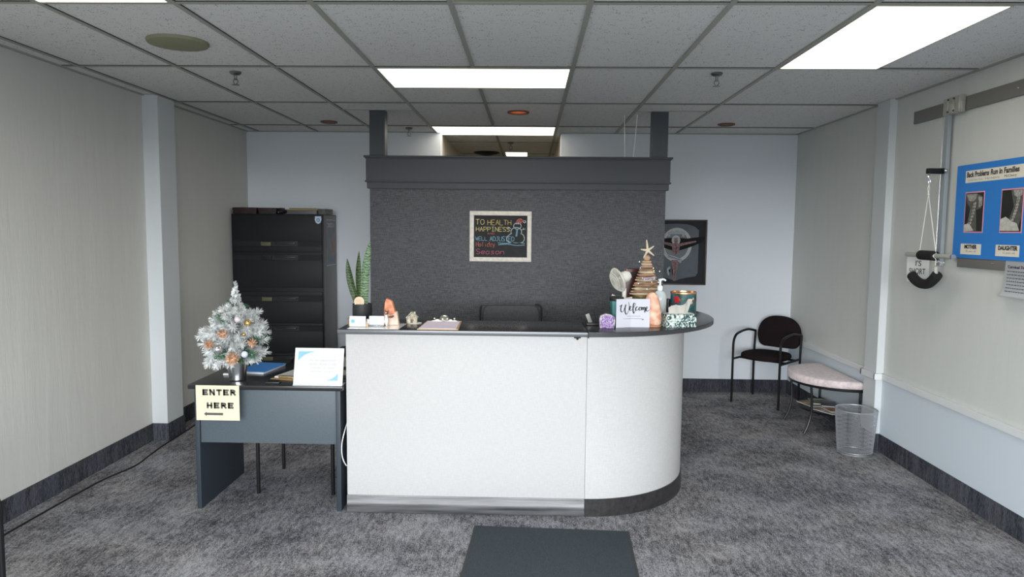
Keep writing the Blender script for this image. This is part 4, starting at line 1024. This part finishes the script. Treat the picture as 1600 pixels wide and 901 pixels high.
# white desk fan
t = thing('desk_fan', 'small white desk fan with its round head tipped up, behind the welcome card', 'fan', (.588, 4.37, Z))
FW = M('fan_white', '#dddad0', .4)
obj('base', lathe(bm_new(), [(0, 0), (.048, 0), (.050, .006), (.046, .014), (.022, .022), (0, .024)], 32), FW, t)
obj('stem', tube(bm_new(), [(0, 0, .02), (.006, 0, .10), (.008, 0, .215)], [.013, .011, .014], 12), FW, t)
bm = bm_new(); tube(bm, catmull([(-.070, -.004, .172), (-.025, -.012, .155), (.0, -.014, .148), (.055, -.012, .158)], 5), .006, 8); obj('tilt_arm', bm, FW, t)
q = Vector((0, 0, 1)).rotation_difference(Vector((-.86, -.30, -.36)).normalized()).to_matrix().to_4x4()
HM = Matrix.Translation((-.030, 0, .268)) @ q
def head(name, bm, m, s=True): bmesh.ops.transform(bm, matrix=HM, verts=bm.verts); return obj(name, bm, m, t, s)
bm = bm_new(); lathe(bm, [(0, -.085), (.022, -.082), (.034, -.062), (.036, -.035), (.030, -.015), (0, -.012)], 28); head('motor_housing', bm, FW)
bm = bm_new()
for k in range(40):
    a = 2 * PI * k / 40
    tube(bm, catmull([(.018 * math.cos(a), .018 * math.sin(a), .034), (.055 * math.cos(a), .055 * math.sin(a), .028), (.074 * math.cos(a), .074 * math.sin(a), .008), (.060 * math.cos(a), .060 * math.sin(a), -.012), (.034 * math.cos(a), .034 * math.sin(a), -.024)], 4), .0013, 4)
for r, z in ((.077, .006), (.077, .000), (.056, .028), (.036, .032)): tube(bm, [(r * math.cos(2 * PI * k / 40), r * math.sin(2 * PI * k / 40), z) for k in range(40)], .0022, 6, closed=True)
lathe(bm, [(0, .038), (.018, .036), (.019, .031), (0, .030)], 24); head('grille', bm, FW)
bm = bm_new()
for k in range(4):
    a = PI / 2 * k; pts = [(.012, -.008), (.062, -.022), (.066, .006), (.040, .024), (.012, .010)]
    prism(bm, [(x * math.cos(a) - y * math.sin(a), x * math.sin(a) + y * math.cos(a)) for x, y in pts], .006, .008)
lathe(bm, [(0, -.012), (.013, -.012), (.013, .018), (0, .020)], 20); head('blades', bm, M('fan_blade', '#c8c6bc', .4), False)
# welcome card (folded)
t = thing('welcome_card', 'folded white card with a black script Welcome, standing on the counter', 'card', (.518, 4.122, Z), math.radians(11))
bm = bm_new(); P_ = [(0, .0), (.095, .014), (.205, -.006)]
for (xa, ya), (xb, yb) in zip(P_, P_[1:]):
    vs = [bm.verts.new(v) for v in ((xa, ya, 0), (xb, yb, 0), (xb, yb, .170), (xa, ya, .170))]; bm.faces.new(vs)
bmesh.ops.remove_doubles(bm, verts=bm.verts, dist=1e-5); bmesh.ops.solidify(bm, geom=bm.faces[:], thickness=.0012); obj('card_stock', bm, M('welcome_white', '#cdcdd6', .6), t, False)
WL = [[(222, 320), (262, 316), (292, 288), (272, 340), (266, 420), (292, 468), (332, 450), (368, 370), (402, 285)], [(402, 285), (380, 380), (386, 470), (420, 528), (462, 480), (488, 390), (490, 300), (472, 228)],
      [(488, 405), (520, 390), (545, 355), (532, 330), (508, 355), (505, 410), (530, 435), (572, 415), (610, 355), (645, 285), (636, 256), (608, 262), (592, 340), (594, 440), (610, 505), (634, 470), (650, 420)],
      [(708, 345), (680, 345), (655, 385), (662, 428), (700, 425), (735, 385)], [(770, 350), (742, 365), (735, 410), (758, 428), (785, 400), (782, 360), (765, 352), (800, 372)],
      [(800, 345), (806, 385), (806, 428), (815, 380), (838, 352), (842, 385), (842, 420), (852, 375), (872, 350), (880, 390), (878, 480), (892, 420)],
      [(892, 412), (925, 395), (945, 362), (930, 345), (908, 370), (908, 425), (940, 450), (985, 415)]]
wx = lambda x: (x - 150) / 850 * .205
wz = lambda y: .170 - (y - 150) / 700 * .170
def cardy(x): return (.014 * x / .095 if x < .095 else .014 - .020 * (x - .095) / .110) - .0012
bm = bm_new()
for st in WL: ribbon(bm, [(wx(x), wz(y)) for x, y in st], .0072, slim=.42)
for v in bm.verts: v.co = Vector((v.co.x, cardy(v.co.x), v.co.y))
obj('script_lettering', bm, INKB, t, False)
bm = bm_new()
for a, b, y, h_ in ((440, 765, 578, 11), (345, 800, 640, 14)):
    x = a
    while x < b:
        L_ = random.uniform(12, 34); pts = [(x, y), (x + L_ * .5, y - h_ * .6), (x + L_, y + 3)]
        ribbon(bm, [(wx(p), wz(q_)) for p, q_ in pts], .0016); x += L_ + 6
ribbon(bm, [(wx(800), wz(655)), (wx(850), wz(655))], .002); ribbon(bm, [(wx(822), wz(640)), (wx(850), wz(655)), (wx(822), wz(672))], .003)
for v in bm.verts: v.co = Vector((v.co.x, cardy(v.co.x), v.co.y))
obj('small_print', bm, M('card_grey_ink', (.12, .12, .14), .6), t, False)
# dark red framed block behind
t = thing('dark_red_box', 'dark red upright box behind the driftwood tree', 'box', (.692, 4.685, Z), .12)
obj('box_body', box(bm_new(), -.045, .050, -.03, .03, 0, .322, .003), M('oxblood', (.075, .016, .014), .3, noise=(16, .25)), t)
obj('box_edge', box(bm_new(), -.049, -.0455, -.032, .03, 0, .322, .001), M('pinkish_edge', (.40, .22, .20), .4), t); obj('box_label', box(bm_new(), -.035, .035, -.0312, -.0302, .27, .30), M('box_black', (.02, .012, .012), .4), t, False)
# driftwood tree
t = thing('driftwood_tree', 'tree of stacked driftwood sticks with a starfish on top and tiny lights', 'ornament tree', (.759, 4.535, Z))
WD = M('driftwood', (.36, .20, .11), .75, noise=(40, .55, (.58, .38, .24)), bump=(60, .6, .003), stretch=(.3, 1, 1)); WD2 = M('driftwood_pale', (.52, .40, .27), .75, noise=(40, .6, (.66, .54, .38)), stretch=(.3, 1, 1))
obj('stand', lathe(bm_new(), [(0, 0), (.075, 0), (.078, .004), (.074, .012), (.02, .016), (0, .018)], 32), M('stand_brown', (.10, .06, .035), .5), t)
obj('rod', tube(bm_new(), [(0, 0, .01), (0, 0, .42)], .004, 8), M('stand_brown', (.1, .06, .03)), t)
obj('gold_tray', lathe(bm_new(), [(0, .128), (.078, .128), (.090, .138), (.092, .150), (.088, .150), (.076, .136), (0, .134)], 32), M('gold_tray', (.55, .44, .20), .25, metal=.8), t)
obj('tray_post', tube(bm_new(), [(0, 0, .016), (0, 0, .130)], .02, 12), M('stand_brown', (.1, .06, .03)), t)
zs_ = [.165, .183, .200, .219, .236, .254, .271, .288, .306, .324, .342, .358, .373]
for k, z in enumerate(zs_):
    hl = .100 * (1 - (z - .165) / .27) + .006; bm = bm_new(); n = 7; a0 = random.uniform(-.25, .25)
    pts = [Vector((-hl + 2 * hl * i / (n - 1), random.uniform(-.003, .003), z + random.uniform(-.002, .002))) for i in range(n)]
    for p in pts: p.z += p.x * math.sin(a0) * .18
    tube(bm, pts, [.004] + [random.uniform(.0075, .011) for _ in range(n - 2)] + [.004], 7)
    bm2 = bm
    for s in (-1, 1):
        pts2 = [Vector((p.x * .85, s * .011 + random.uniform(-.002, .002), z + random.uniform(-.002, .002))) for p in pts]; tube(bm2, pts2, [.004] + [random.uniform(.006, .010) for _ in range(n - 2)] + [.004], 7)
    obj('driftwood_stick', bm, WD2 if k % 3 == 2 or k == 0 else WD, t)
bm = bm_new(); ico(bm, (0, 0, .398), .020, 2, (1.15, 1, 1.0), .06); obj('wood_knob', bm, WD, t)
bm = bm_new()
for k in range(5):
    a = math.radians((97, 35, -38, -118, 172)[k]); L_ = (.068, .048, .052, .052, .045)[k]
    tube(bm, [(0, -.020, .447), (L_ * .5 * math.cos(a), -.022, .447 + L_ * .5 * math.sin(a)), (L_ * math.cos(a), -.018, .447 + L_ * math.sin(a))], [.0085, .0062, .0032], 8)
obj('starfish', bm, M('starfish_cream', '#dccdb2', .8, bump=(200, .8, .003)), t)
for k, (x, z, c) in enumerate(((-.052, .375, 'w'), (-.045, .335, 'b'), (.038, .335, 'w'), (.042, .318, 'y'), (.078, .315, 'w'), (-.03, .27, 'b'), (.03, .245, 'y'), (-.055, .235, 'w'), (.072, .245, 'w'), (.0, .20, 'w'))):
    colr = {'w': (.8, .9, 1), 'b': (.35, .5, 1), 'y': (1, .85, .4)}[c]
    obj('fairy_light', ico(bm_new(), (x, -.027, z), .0032, 1), M('fairy_' + c, colr, .3, emit=2.0), t)
bm = bm_new(); tube(bm, catmull([(-.052, -.026, .375), (-.045, -.026, .335), (0, -.028, .325), (.040, -.026, .335), (.078, -.02, .315), (.05, -.027, .29), (-.03, -.028, .27), (-.055, -.026, .235), (.03, -.028, .245), (.072, -.024, .245), (.0, -.028, .20)], 5), .0008, 5)
obj('light_wire', bm, M('wire_dark', (.03, .05, .06), .5), t)
bm = bm_new(); P_ = catmull([(-.030, -.026, .262), (.01, -.030, .258), (.055, -.026, .272), (.060, -.026, .285), (.01, -.030, .272), (-.028, -.026, .276)], 4)
bm = prism(bm_new(), [(-.022, .252), (.012, .256), (.050, .262), (.052, .280), (.012, .273), (-.022, .268)], .026, .028); bmesh.ops.transform(bm, matrix=rx, verts=bm.verts)
obj('ribbon_sign', bm, M('ribbon_lilac', (.50, .46, .55), .6), t, False)
text('lettering', 'merry', .015, INKB, t, onwall_front(-.014, -.0284, .258) @ Matrix.Rotation(.14, 4, 'Z'), width=.056, bold=.0004)
# peach salt lamp
t = thing('salt_lamp', 'peach-coloured rounded salt lamp between the welcome card and the tissue box', 'salt lamp', (.748, 4.207, Z))
PEACH = M('peach_salt', (.80, .33, .20), .5, noise=(26, .85, (.88, .60, .45)), bump=(30, .8, .010))
bm = bm_new(); prof = [(0, .012), (.040, .012), (.049, .020), (.052, .06), (.049, .10), (.044, .145), (.034, .182), (.018, .203), (0, .207)]
lathe(bm, prof, 18); 
for v in bm.verts:
    v.co.x += random.uniform(-.003, .003) - .12 * (v.co.z ** 1.3) * .4; v.co.y += random.uniform(-.003, .003)
obj('salt_stone', bm, PEACH, t, ang=60); obj('wood_base', lathe(bm_new(), [(0, 0), (.050, 0), (.052, .003), (.052, .012), (0, .013)], 28), M('lamp_base_wood', (.45, .24, .14), .5), t)
# sanitizer
t = thing('pump_bottle', 'clear pump bottle of hand sanitizer with white pump, behind the salt lamp', 'pump bottle', (.820, 4.385, Z))
bm = bm_new(); lathe(bm, [(0, 0), (.038, 0), (.042, .006), (.042, .150), (.040, .172), (.030, .192), (.016, .202), (.015, .210), (0, .210)], 32)
obj('bottle', bm, M('clear_bottle', (.80, .86, .88), .15, trans=.35), t)
obj('liquid', lathe(bm_new(), [(0, .004), (.038, .006), (.039, .140), (0, .140)], 28), M('sanitizer_gel', (.62, .72, .76), .1, trans=.5), t)
bm = bm_new(); lathe(bm, [(0, .205), (.017, .205), (.018, .228), (.011, .234), (.0065, .236), (.0065, .262), (.012, .264), (.013, .274), (0, .276)], 24); tube(bm, catmull([(0, 0, .270), (.020, -.004, .272), (.034, -.008, .264)], 5), [.006] * 9 + [.005] * 2, 8)
obj('pump', bm, M('pump_white', '#eceeef', .3), t)
# candle tin
t = thing('candle_tin', 'large dark green floral tin with a copper rim at the right end of the counter', 'tin', (.982, 4.452, Z))
bm = bm_new(); lathe(bm, [(0, 0), (.078, 0), (.080, .002), (.080, .185), (.078, .187), (.076, .185), (.076, .165), (0, .165)], 44)
obj('tin_body', bm, M('dark_green_tin', (.022, .085, .080), .35, noise=(18, .45, (.05, .13, .15))), t)
bm = bm_new(); lathe(bm, [(.0795, .180), (.0825, .182), (.0825, .190), (.079, .192), (.076, .190), (.0755, .182)], 44, cap=False); obj('rim', bm, M('copper_rim', (.72, .42, .22), .22, metal=.8), t)
def spot(a, z, r, m, name='flower', n=6, pet=.45):
    bm = bm_new()
    for k in range(n):
        b_ = 2 * PI * k / n; ico(bm, (0, 0, 0), r * pet, 1, (1, .18, 1))
        for v in list(bm.verts)[-12:] if False else []: pass
    bm.free(); bm = bm_new()
    for k in range(n + 1):
        b_ = 2 * PI * k / n; dx, dz = (0, 0) if k == n else (r * .55 * math.cos(b_), r * .55 * math.sin(b_)); aa = a + dx / .0805
        p = (.0800 * math.sin(aa), -.0800 * math.cos(aa), z + dz); ico(bm, p, r * .42, 1, (1, 1, 1), rot=None)
    for v in bm.verts:   # flatten onto the tin
        rr = math.hypot(v.co.x, v.co.y); k_ = (.0806 + max(-.0008, min(.0006, (rr - .08) * .06))) / rr; v.co.x *= k_; v.co.y *= k_
    obj(name, bm, m, t)
RED, CORAL, PINK, LFG, YEL = M('flower_red', (.42, .02, .025), .5), M('flower_coral', (.75, .32, .22), .5), M('flower_pink', (.50, .16, .28), .5), M('leaf_print', (.03, .16, .10), .5), M('flower_yellow', (.45, .42, .18), .5)
spot(-.75, .145, .026, RED); spot(.45, .128, .011, CORAL); spot(.62, .152, .009, YEL); spot(.55, .040, .024, RED); spot(.0, .065, .015, PINK); spot(-.25, .15, .014, LFG, 'leaf_print', 4); spot(.2, .10, .018, LFG, 'leaf_print', 4); spot(.95, .09, .017, LFG, 'leaf_print', 4); spot(1.1, .14, .013, RED); spot(-1.3, .09, .02, CORAL); spot(1.9, .1, .022, RED); spot(-2.3, .12, .02, RED)
# tissue box
t = thing('tissue_box', 'tissue box with green and white leaf pattern and a tissue pulled out', 'tissue box', (.822, 4.152, Z), math.radians(13))
m, nt, b = node_mat('leaf_pattern_card', .5)
tc = N(nt, 'ShaderNodeTexCoord'); mp = N(nt, 'ShaderNodeMapping'); mp.inputs['Scale'].default_value = (1, 1, .62); mp.inputs['Rotation'].default_value = (0, .5, 0)
vo = N(nt, 'ShaderNodeTexVoronoi', Scale=62.0); vo.inputs['Randomness'].default_value = .8; nz = N(nt, 'ShaderNodeTexNoise', Scale=70.0, Detail=2.0)
nt.links.new(tc.outputs['Object'], mp.inputs[0]); nt.links.new(mp.outputs[0], vo.inputs['Vector']); nt.links.new(tc.outputs['Object'], nz.inputs['Vector'])
r1 = ramp(nt, vo.outputs['Distance'], [(0, (.62, .72, .68)), (.22, (.60, .74, .70)), (.30, (.015, .05, .055)), (.46, (.03, .09, .085)), (.54, (.74, .76, .70)), (1, (.8, .82, .76))]); r1.color_ramp.interpolation = 'CONSTANT'
r2 = ramp(nt, nz.outputs[0], [(.45, (1, 1, 1)), (.55, (.45, .62, .60))]); nt.links.new(mixc(nt, 'MULTIPLY', .8, r1.outputs[0], r2.outputs[0]), b.inputs['Base Color'])
obj('box_body', box(bm_new(), 0, .190, 0, .115, 0, .078, .002), m, t)
obj('slot_film', box(bm_new(), .03, .185, .035, .08, .0782, .0788), M('slot_white', '#e6e6e0', .5), t)
TI = M('tissue', '#eeece6', .9)
bm = bm_new(); n1, n2 = 14, 10; g = []
for i in range(n1 + 1):
    s = i / n1; row = []
    for k in range(n2 + 1):
        u = k / n2; h_ = .078 + u * (.046 * s + .036 + .010 * math.sin(s * 9) * u)
        row.append(bm.verts.new((.035 + .125 * s + u * .022 * s, .058 + .010 * math.sin(s * 14 + u * 2) * (.4 + u) - .012 * u, h_)))
    g.append(row)
for i in range(n1):
    for k in range(n2): bm.faces.new((g[i][k], g[i + 1][k], g[i + 1][k + 1], g[i][k + 1]))
bmesh.ops.solidify(bm, geom=bm.faces[:], thickness=.0008); obj('tissue', bm, TI, t)
o = obj('dark_jar', lathe(bm_new(), [(0, 0), (.026, 0), (.028, .003), (.028, .10), (.022, .112), (.022, .135), (0, .136)], 24), M('dark_slate_jar', (.035, .04, .045), .3)); o.location = (.905, 4.545, Z)
tag(o, 'small dark jar half hidden between the pump bottle and the floral tin', 'jar')

# ================================================================== RIGHT WALL: RAILS, TRACTION BAR, POSTER
def wallthing(name, label, cat, y, z): return thing(name, label, cat, (XR, y, z))
t = thing('upper_wall_rail', 'long dark grey board fixed high on the right wall near the ceiling', 'wall rail', (XR, 4.0, 2.465))
obj('board', box(bm_new(), -.019, -.0005, -2.0, 1.058, -.042, .042, .002), GREY_METAL, t)
for y in (.10, -.5, -1.2): obj('screw', ico(bm_new(), (-.020, y - .1, .0), .006, 1), SILVER, t)
t = thing('lower_wall_rail', 'dark grey board on the right wall under the blue poster', 'wall rail', (XR, 4.0, 1.493))
obj('board', box(bm_new(), -.019, -.0005, -2.0, .46, -.037, .037, .002), GREY_METAL, t)
obj('screw', ico(bm_new(), (-.020, .12, .002), .008, 1, (1, 1.4, .7)), SILVER, t)

t = thing('traction_pole', 'grey vertical pole with silver hinge plate and black bracket, between the two wall rails', 'pole', (2.668, 4.62, 0))
PG = M('pole_grey_blue', (.30, .34, .37), .4)
obj('pole', box(bm_new(), -.012, .012, -.020, .020, 1.455, 2.43, .003), PG, t)
obj('cable', tube(bm_new(), [(-.016, .026, 2.44), (-.015, .027, 1.55)], .0022, 6), SILVER, t)
bm = bm_new()
box(bm, -.018, .010, -.155, .035, 2.415, 2.520, .003)
for y in (.0, -.058, -.118): box(bm, -.024, -.016, y - .022, y + .022, 2.418, 2.517, .002)
pl_ = obj('hinge_plate', bm, M('galvanised', (.60, .59, .54), .35, metal=.5, noise=(20, .75)), t)
bm = bm_new()
for y in (-.030, -.090):
    for z in (2.430, 2.505): ico(bm, (-.026, y, z), .007, 1)
obj('bolt', bm, M('dark_bolt', (.06, .06, .055), .4), pl_)
br = obj('bracket', box(bm_new(), -.115, .0, -.016, .016, 2.045, 2.080, .003), BLACK, t)
obj('bracket_knob', ico(bm_new(), (-.014, -.030, 2.062), .014, 2), SILVER, br)
hk = bm_new(); tube(hk, catmull([(-.098, 0, 2.045), (-.106, 0, 2.03), (-.098, 0, 2.012), (-.090, 0, 2.028), (-.098, 0, 2.044)], 5), .003, 6, closed=False); tube(hk, catmull([(-.098, 0, 2.018), (-.104, .0, 1.995), (-.098, 0, 1.975), (-.092, 0, 1.995), (-.098, 0, 2.018)], 5), .003, 6)
obj('hook', hk, CHROME, br)

XB = 2.570
PIPE = M('pale_grey_pipe', (.42, .43, .39), .45); FOAM = M('black_foam', (.012, .012, .012), .9, bump=(150, .5, .002))
t = thing('exercise_bar', 'grey pipe with black foam grip hanging by a white rope on the right wall', 'exercise bar', (XB, 4.585, 0))
obj('pipe', tube(bm_new(), [(0, .255, 1.522), (0, -.262, 1.522)], .0150, 14), PIPE, t)
obj('foam_grip', tube(bm_new(), [(0, .095, 1.522), (0, .085, 1.522), (0, -.080, 1.522), (0, -.088, 1.522)], [.022, .031, .031, .024], 16), FOAM, t)
obj('end_cap', tube(bm_new(), [(0, -.262, 1.522), (0, -.272, 1.522)], .0165, 14), SILVER, t)
bm = bm_new(); kn = (0, .035, 1.915)
tube(bm, [(0, .035, 1.985), (.004, .035, 1.95), kn], .0026, 6); tube(bm, [(0, .035, 1.985), (-.004, .040, 1.95), kn], .0026, 6)
tube(bm, [kn, (0, .100, 1.538)], .0028, 6); tube(bm, [kn, (0, -.088, 1.535)], .0028, 6); ico(bm, kn, .008, 1)
tube(bm, catmull([(-.001, -.088, 1.536), (-.018, -.088, 1.522), (0, -.088, 1.502), (.0, -.090, 1.48)], 5), .0028, 6)
tube(bm, catmull([(-.0, -.060, 1.487), (-.0, -.09, 1.482), (.0, -.125, 1.488), (0, -.16, 1.480), (0, -.18, 1.485)], 5), .003, 6)
tube(bm, [(0, -.090, 1.482), (0, -.088, 1.462)], .003, 6)
obj('rope', bm, M('rope_white', '#e6e3da', .8), t)
t = thing('curved_foam_handle', 'curved black foam handle on a grey pipe hanging under the exercise bar', 'handle', (XB, 4.585, -.010))
hp = catmull([(0, .175, 1.392), (0, .13, 1.365), (0, .06, 1.346), (0, -.02, 1.352), (0, -.08, 1.385), (0, -.115, 1.415)], 6)
bm = bm_new(); tube(bm, catmull([(0, .178, 1.394)] + [tuple(p) for p in hp[6:-6:6]] + [(0, -.098, 1.405), (0, -.092, 1.462)], 6), .013, 12); obj('pipe', bm, PIPE, t)
obj('foam_grip', tube(bm_new(), hp, .032, 16), FOAM, t)
t = thing('hanging_note', 'white paper note reading SHORT hanging behind the curved foam handle', 'paper note', (XB + .062, 4.74, 1.503), math.radians(24))
bm = bm_new(); P_ = [(.115, 0), (.118, -.08), (.112, -.135), (.09, -.165)]
g = [[bm.verts.new((0 + .01 * (i / 8) ** 3, .125 - .165 * k / 6 , -.168 * i / 8 - (.006 * k / 6 if i == 8 else 0))) for k in range(7)] for i in range(9)]
for i in range(8):
    for k in range(6): bm.faces.new((g[i][k], g[i + 1][k], g[i + 1][k + 1], g[i][k + 1]))
bmesh.ops.solidify(bm, geom=bm.faces[:], thickness=.001); obj('sheet', bm, M('note_white', '#f6f6f4', .7), t)
RM = Matrix(((0, 0, -1, 0), (-1, 0, 0, 0), (0, 1, 0, 0), (0, 0, 0, 1)))
text('lettering', "I'S", .052, INKB, t, Matrix.Translation((-.0012, .062, -.058)) @ RM, width=.042, bold=.0002)
text('lettering', 'SHORT', .054, INKB, t, Matrix.Translation((-.0012, .104, -.112)) @ RM, width=.118, bold=.0002)
tube(bm := bm_new(), [(0, .10, -.002), (-.020, .10, .010)], .002, 5); tube(bm, [(0, -.035, -.002), (-.025, -.045, .010)], .002, 5); obj('hanger', bm, WHITE, t)

# blue poster
t = thing('blue_poster', 'large bright blue poster with x-ray prints on the right wall', 'poster', (XR - .020, 3.95, 1.80))
obj('board', box(bm_new(), -.005, 0, -.62, .552, -.285, .283), M('poster_blue', '#2f7fd0', .45), t, False)
def onp(y, z, w_, h_, m, name, layer=1, parent=None):
    return obj(name, box(bm_new(), -.005 - .0012 * layer, -.005 - .0012 * (layer - 1), y - w_, y, z, z + h_), m, parent or t, False)
PC = M('poster_cream', '#e4dfd0', .6)
onp(.462, .172, .66, .073, PC, 'title_strip')
PI_ = lambda y, z, layer: Matrix.Translation((-.0052 - .0012 * layer, y, z)) @ RM
text('lettering', 'Back Problems', .044, INKB, t, PI_(.452, .206, 1), width=.208, bold=.0014, shear=.06)
text('lettering', 'Run in Families', .044, INKB, t, PI_(.230, .207, 1), width=.240, bold=.0014, shear=.03)
text('lettering', 'Cervical Spine Series', .017, M('faint_grey', '#c5ccd2'), t, PI_(.440, .183, 1), width=.14)
text('lettering', 'X-Ray Analysis by', .017, M('faint_brown', (.35, .32, .27), .6), t, PI_(.280, .183, 1), width=.13)
text('lettering', 'McCleery', .019, INK, t, PI_(.110, .183, 1), width=.10)
PINK_E, XD, XM, XP, XW = M('pink_mount', '#e59bae', .6), M('xray_dark', (.025, .025, .023), .35, noise=(12, .6)), M('xray_mid', (.13, .13, .12), .4, noise=(40, .6)), M('xray_pale', (.45, .45, .40), .4, noise=(70, .5)), M('xray_white', (.62, .62, .56), .4, noise=(50, .75))
def xray(y, z, w_, h_, shape):
    onp(y, z, w_, h_, PINK_E, 'pink_mount'); p = onp(y - .007, z + .007, w_ - .014, h_ - .014, XD, 'xray_print', 2)
    def reg(pts, m, layer, nm):
        bm = prism(bm_new(), [(y - .007 - u * (w_ - .014), z + .007 + v * (h_ - .014)) for u, v in pts], 0, .0004)
        bmesh.ops.transform(bm, matrix=Matrix(((0, 0, -1, -.0074 - .0005 * layer), (1, 0, 0, 0), (0, 1, 0, 0), (0, 0, 0, 1))), verts=bm.verts); obj(nm, bm, m, p, False)
    if shape == 0:
        reg([(.02, .98), (.6, .98), (.92, .9), (.9, .6), (.62, .55), (.66, .3), (.7, .02), (.1, .02), (.22, .35), (.3, .6), (.1, .75)], XM, 0, 'tissue_shade')
        reg([(.05, .97), (.65, .97), (.6, .85), (.45, .78), (.2, .8)], XP, 1, 'skull_shade'); reg([(.72, .9), (.95, .88), (.95, .66), (.78, .62)], XP, 1, 'jaw_shade')
        reg([(.0, .18), (.28, .22), (.55, .02), (.0, .0)], XW, 1, 'shoulder_shade')
        for k in range(7): s_ = k / 6; u = .52 - .22 * s_ + .04 * math.sin(s_ * 3); v = .74 - .50 * s_; reg([(u - .06, v), (u + .10, v + .02), (u + .10, v - .045), (u - .06, v - .055)], XP, 2, 'vertebra')
    else:
        reg([(.45, .99), (.99, .99), (.99, .3), (.8, .02), (.05, .02), (.45, .35), (.62, .6)], XM, 0, 'tissue_shade')
        reg([(.55, .99), (.99, .99), (.98, .86), (.8, .80), (.62, .86)], XP, 1, 'skull_shade'); reg([(.0, .30), (.25, .36), (.55, .25), (.8, .2), (.95, .02), (.0, .02)], XW, 1, 'shoulder_shade')
        for k in range(8): s_ = k / 7; u = .80 - .25 * s_ + .05 * math.sin(s_ * 3); v = .80 - .50 * s_; reg([(u - .05, v), (u + .09, v + .02), (u + .09, v - .04), (u - .05, v - .05)], XP, 2, 'vertebra')
xray(.452, -.130, .182, .246, 0); xray(.122, -.130, .182, .246, 1)
for yy, big, small in ((.470, 'MOTHER', '38 years old'), (.143, 'DAUGHTER', '12 years old')):
    onp(yy, -.262, .195, .064, PC, 'name_label')
    text('lettering', big, .032, INKB, t, PI_(yy - (.038 if big == 'MOTHER' else .022), -.226, 1), width=.118 if big == 'MOTHER' else .160, bold=.0016)
    text('lettering', small, .017, M('faint_brown', (.35, .32, .27)), t, PI_(yy - (.05 if big == 'MOTHER' else .06), -.247, 1), width=.098)
# paper below the poster
t = thing('instruction_sheet', 'white instruction sheet with curled bottom hanging below the blue poster', 'paper', (XR - .022, 3.80, 1.515))
bm = bm_new(); prof = [(0, 0), (-.002, -.06), (-.004, -.12), (-.010, -.165), (-.024, -.192), (-.040, -.198)]; prof = [(p.x, p.y) for p in catmull([(a, b, 0) for a, b in prof], 4)]
g = [[bm.verts.new((x, y, z)) for y in (.205, .1, 0, -.1, -.2)] for x, z in prof]
for a, b_ in zip(g, g[1:]):
    for k in range(4): bm.faces.new((a[k], b_[k], b_[k + 1], a[k + 1]))
bmesh.ops.solidify(bm, geom=bm.faces[:], thickness=.001); obj('sheet', bm, M('sheet_white', '#e3e6ea', .6), t)
text('lettering', 'Cervical Traction', .022, INKB, t, Matrix.Translation((-.0045, .180, -.040)) @ RM, width=.20, bold=.0003)
bm = bm_new()
for k in range(7):
    z = -.060 - .0185 * k; y = .180
    while y > -.16 + .10 * (k in (2, 4)):
        L_ = random.uniform(.008, .024); xx = -.006 - .00002 * k - (.004 if k > 4 else 0) - (.003 if k > 5 else 0)
        box(bm, xx, xx + .0008, y - L_, y, z, z + .0045); y -= L_ + .005
obj('text_lines', bm, M('sheet_ink', (.10, .10, .11), .6), t, False)
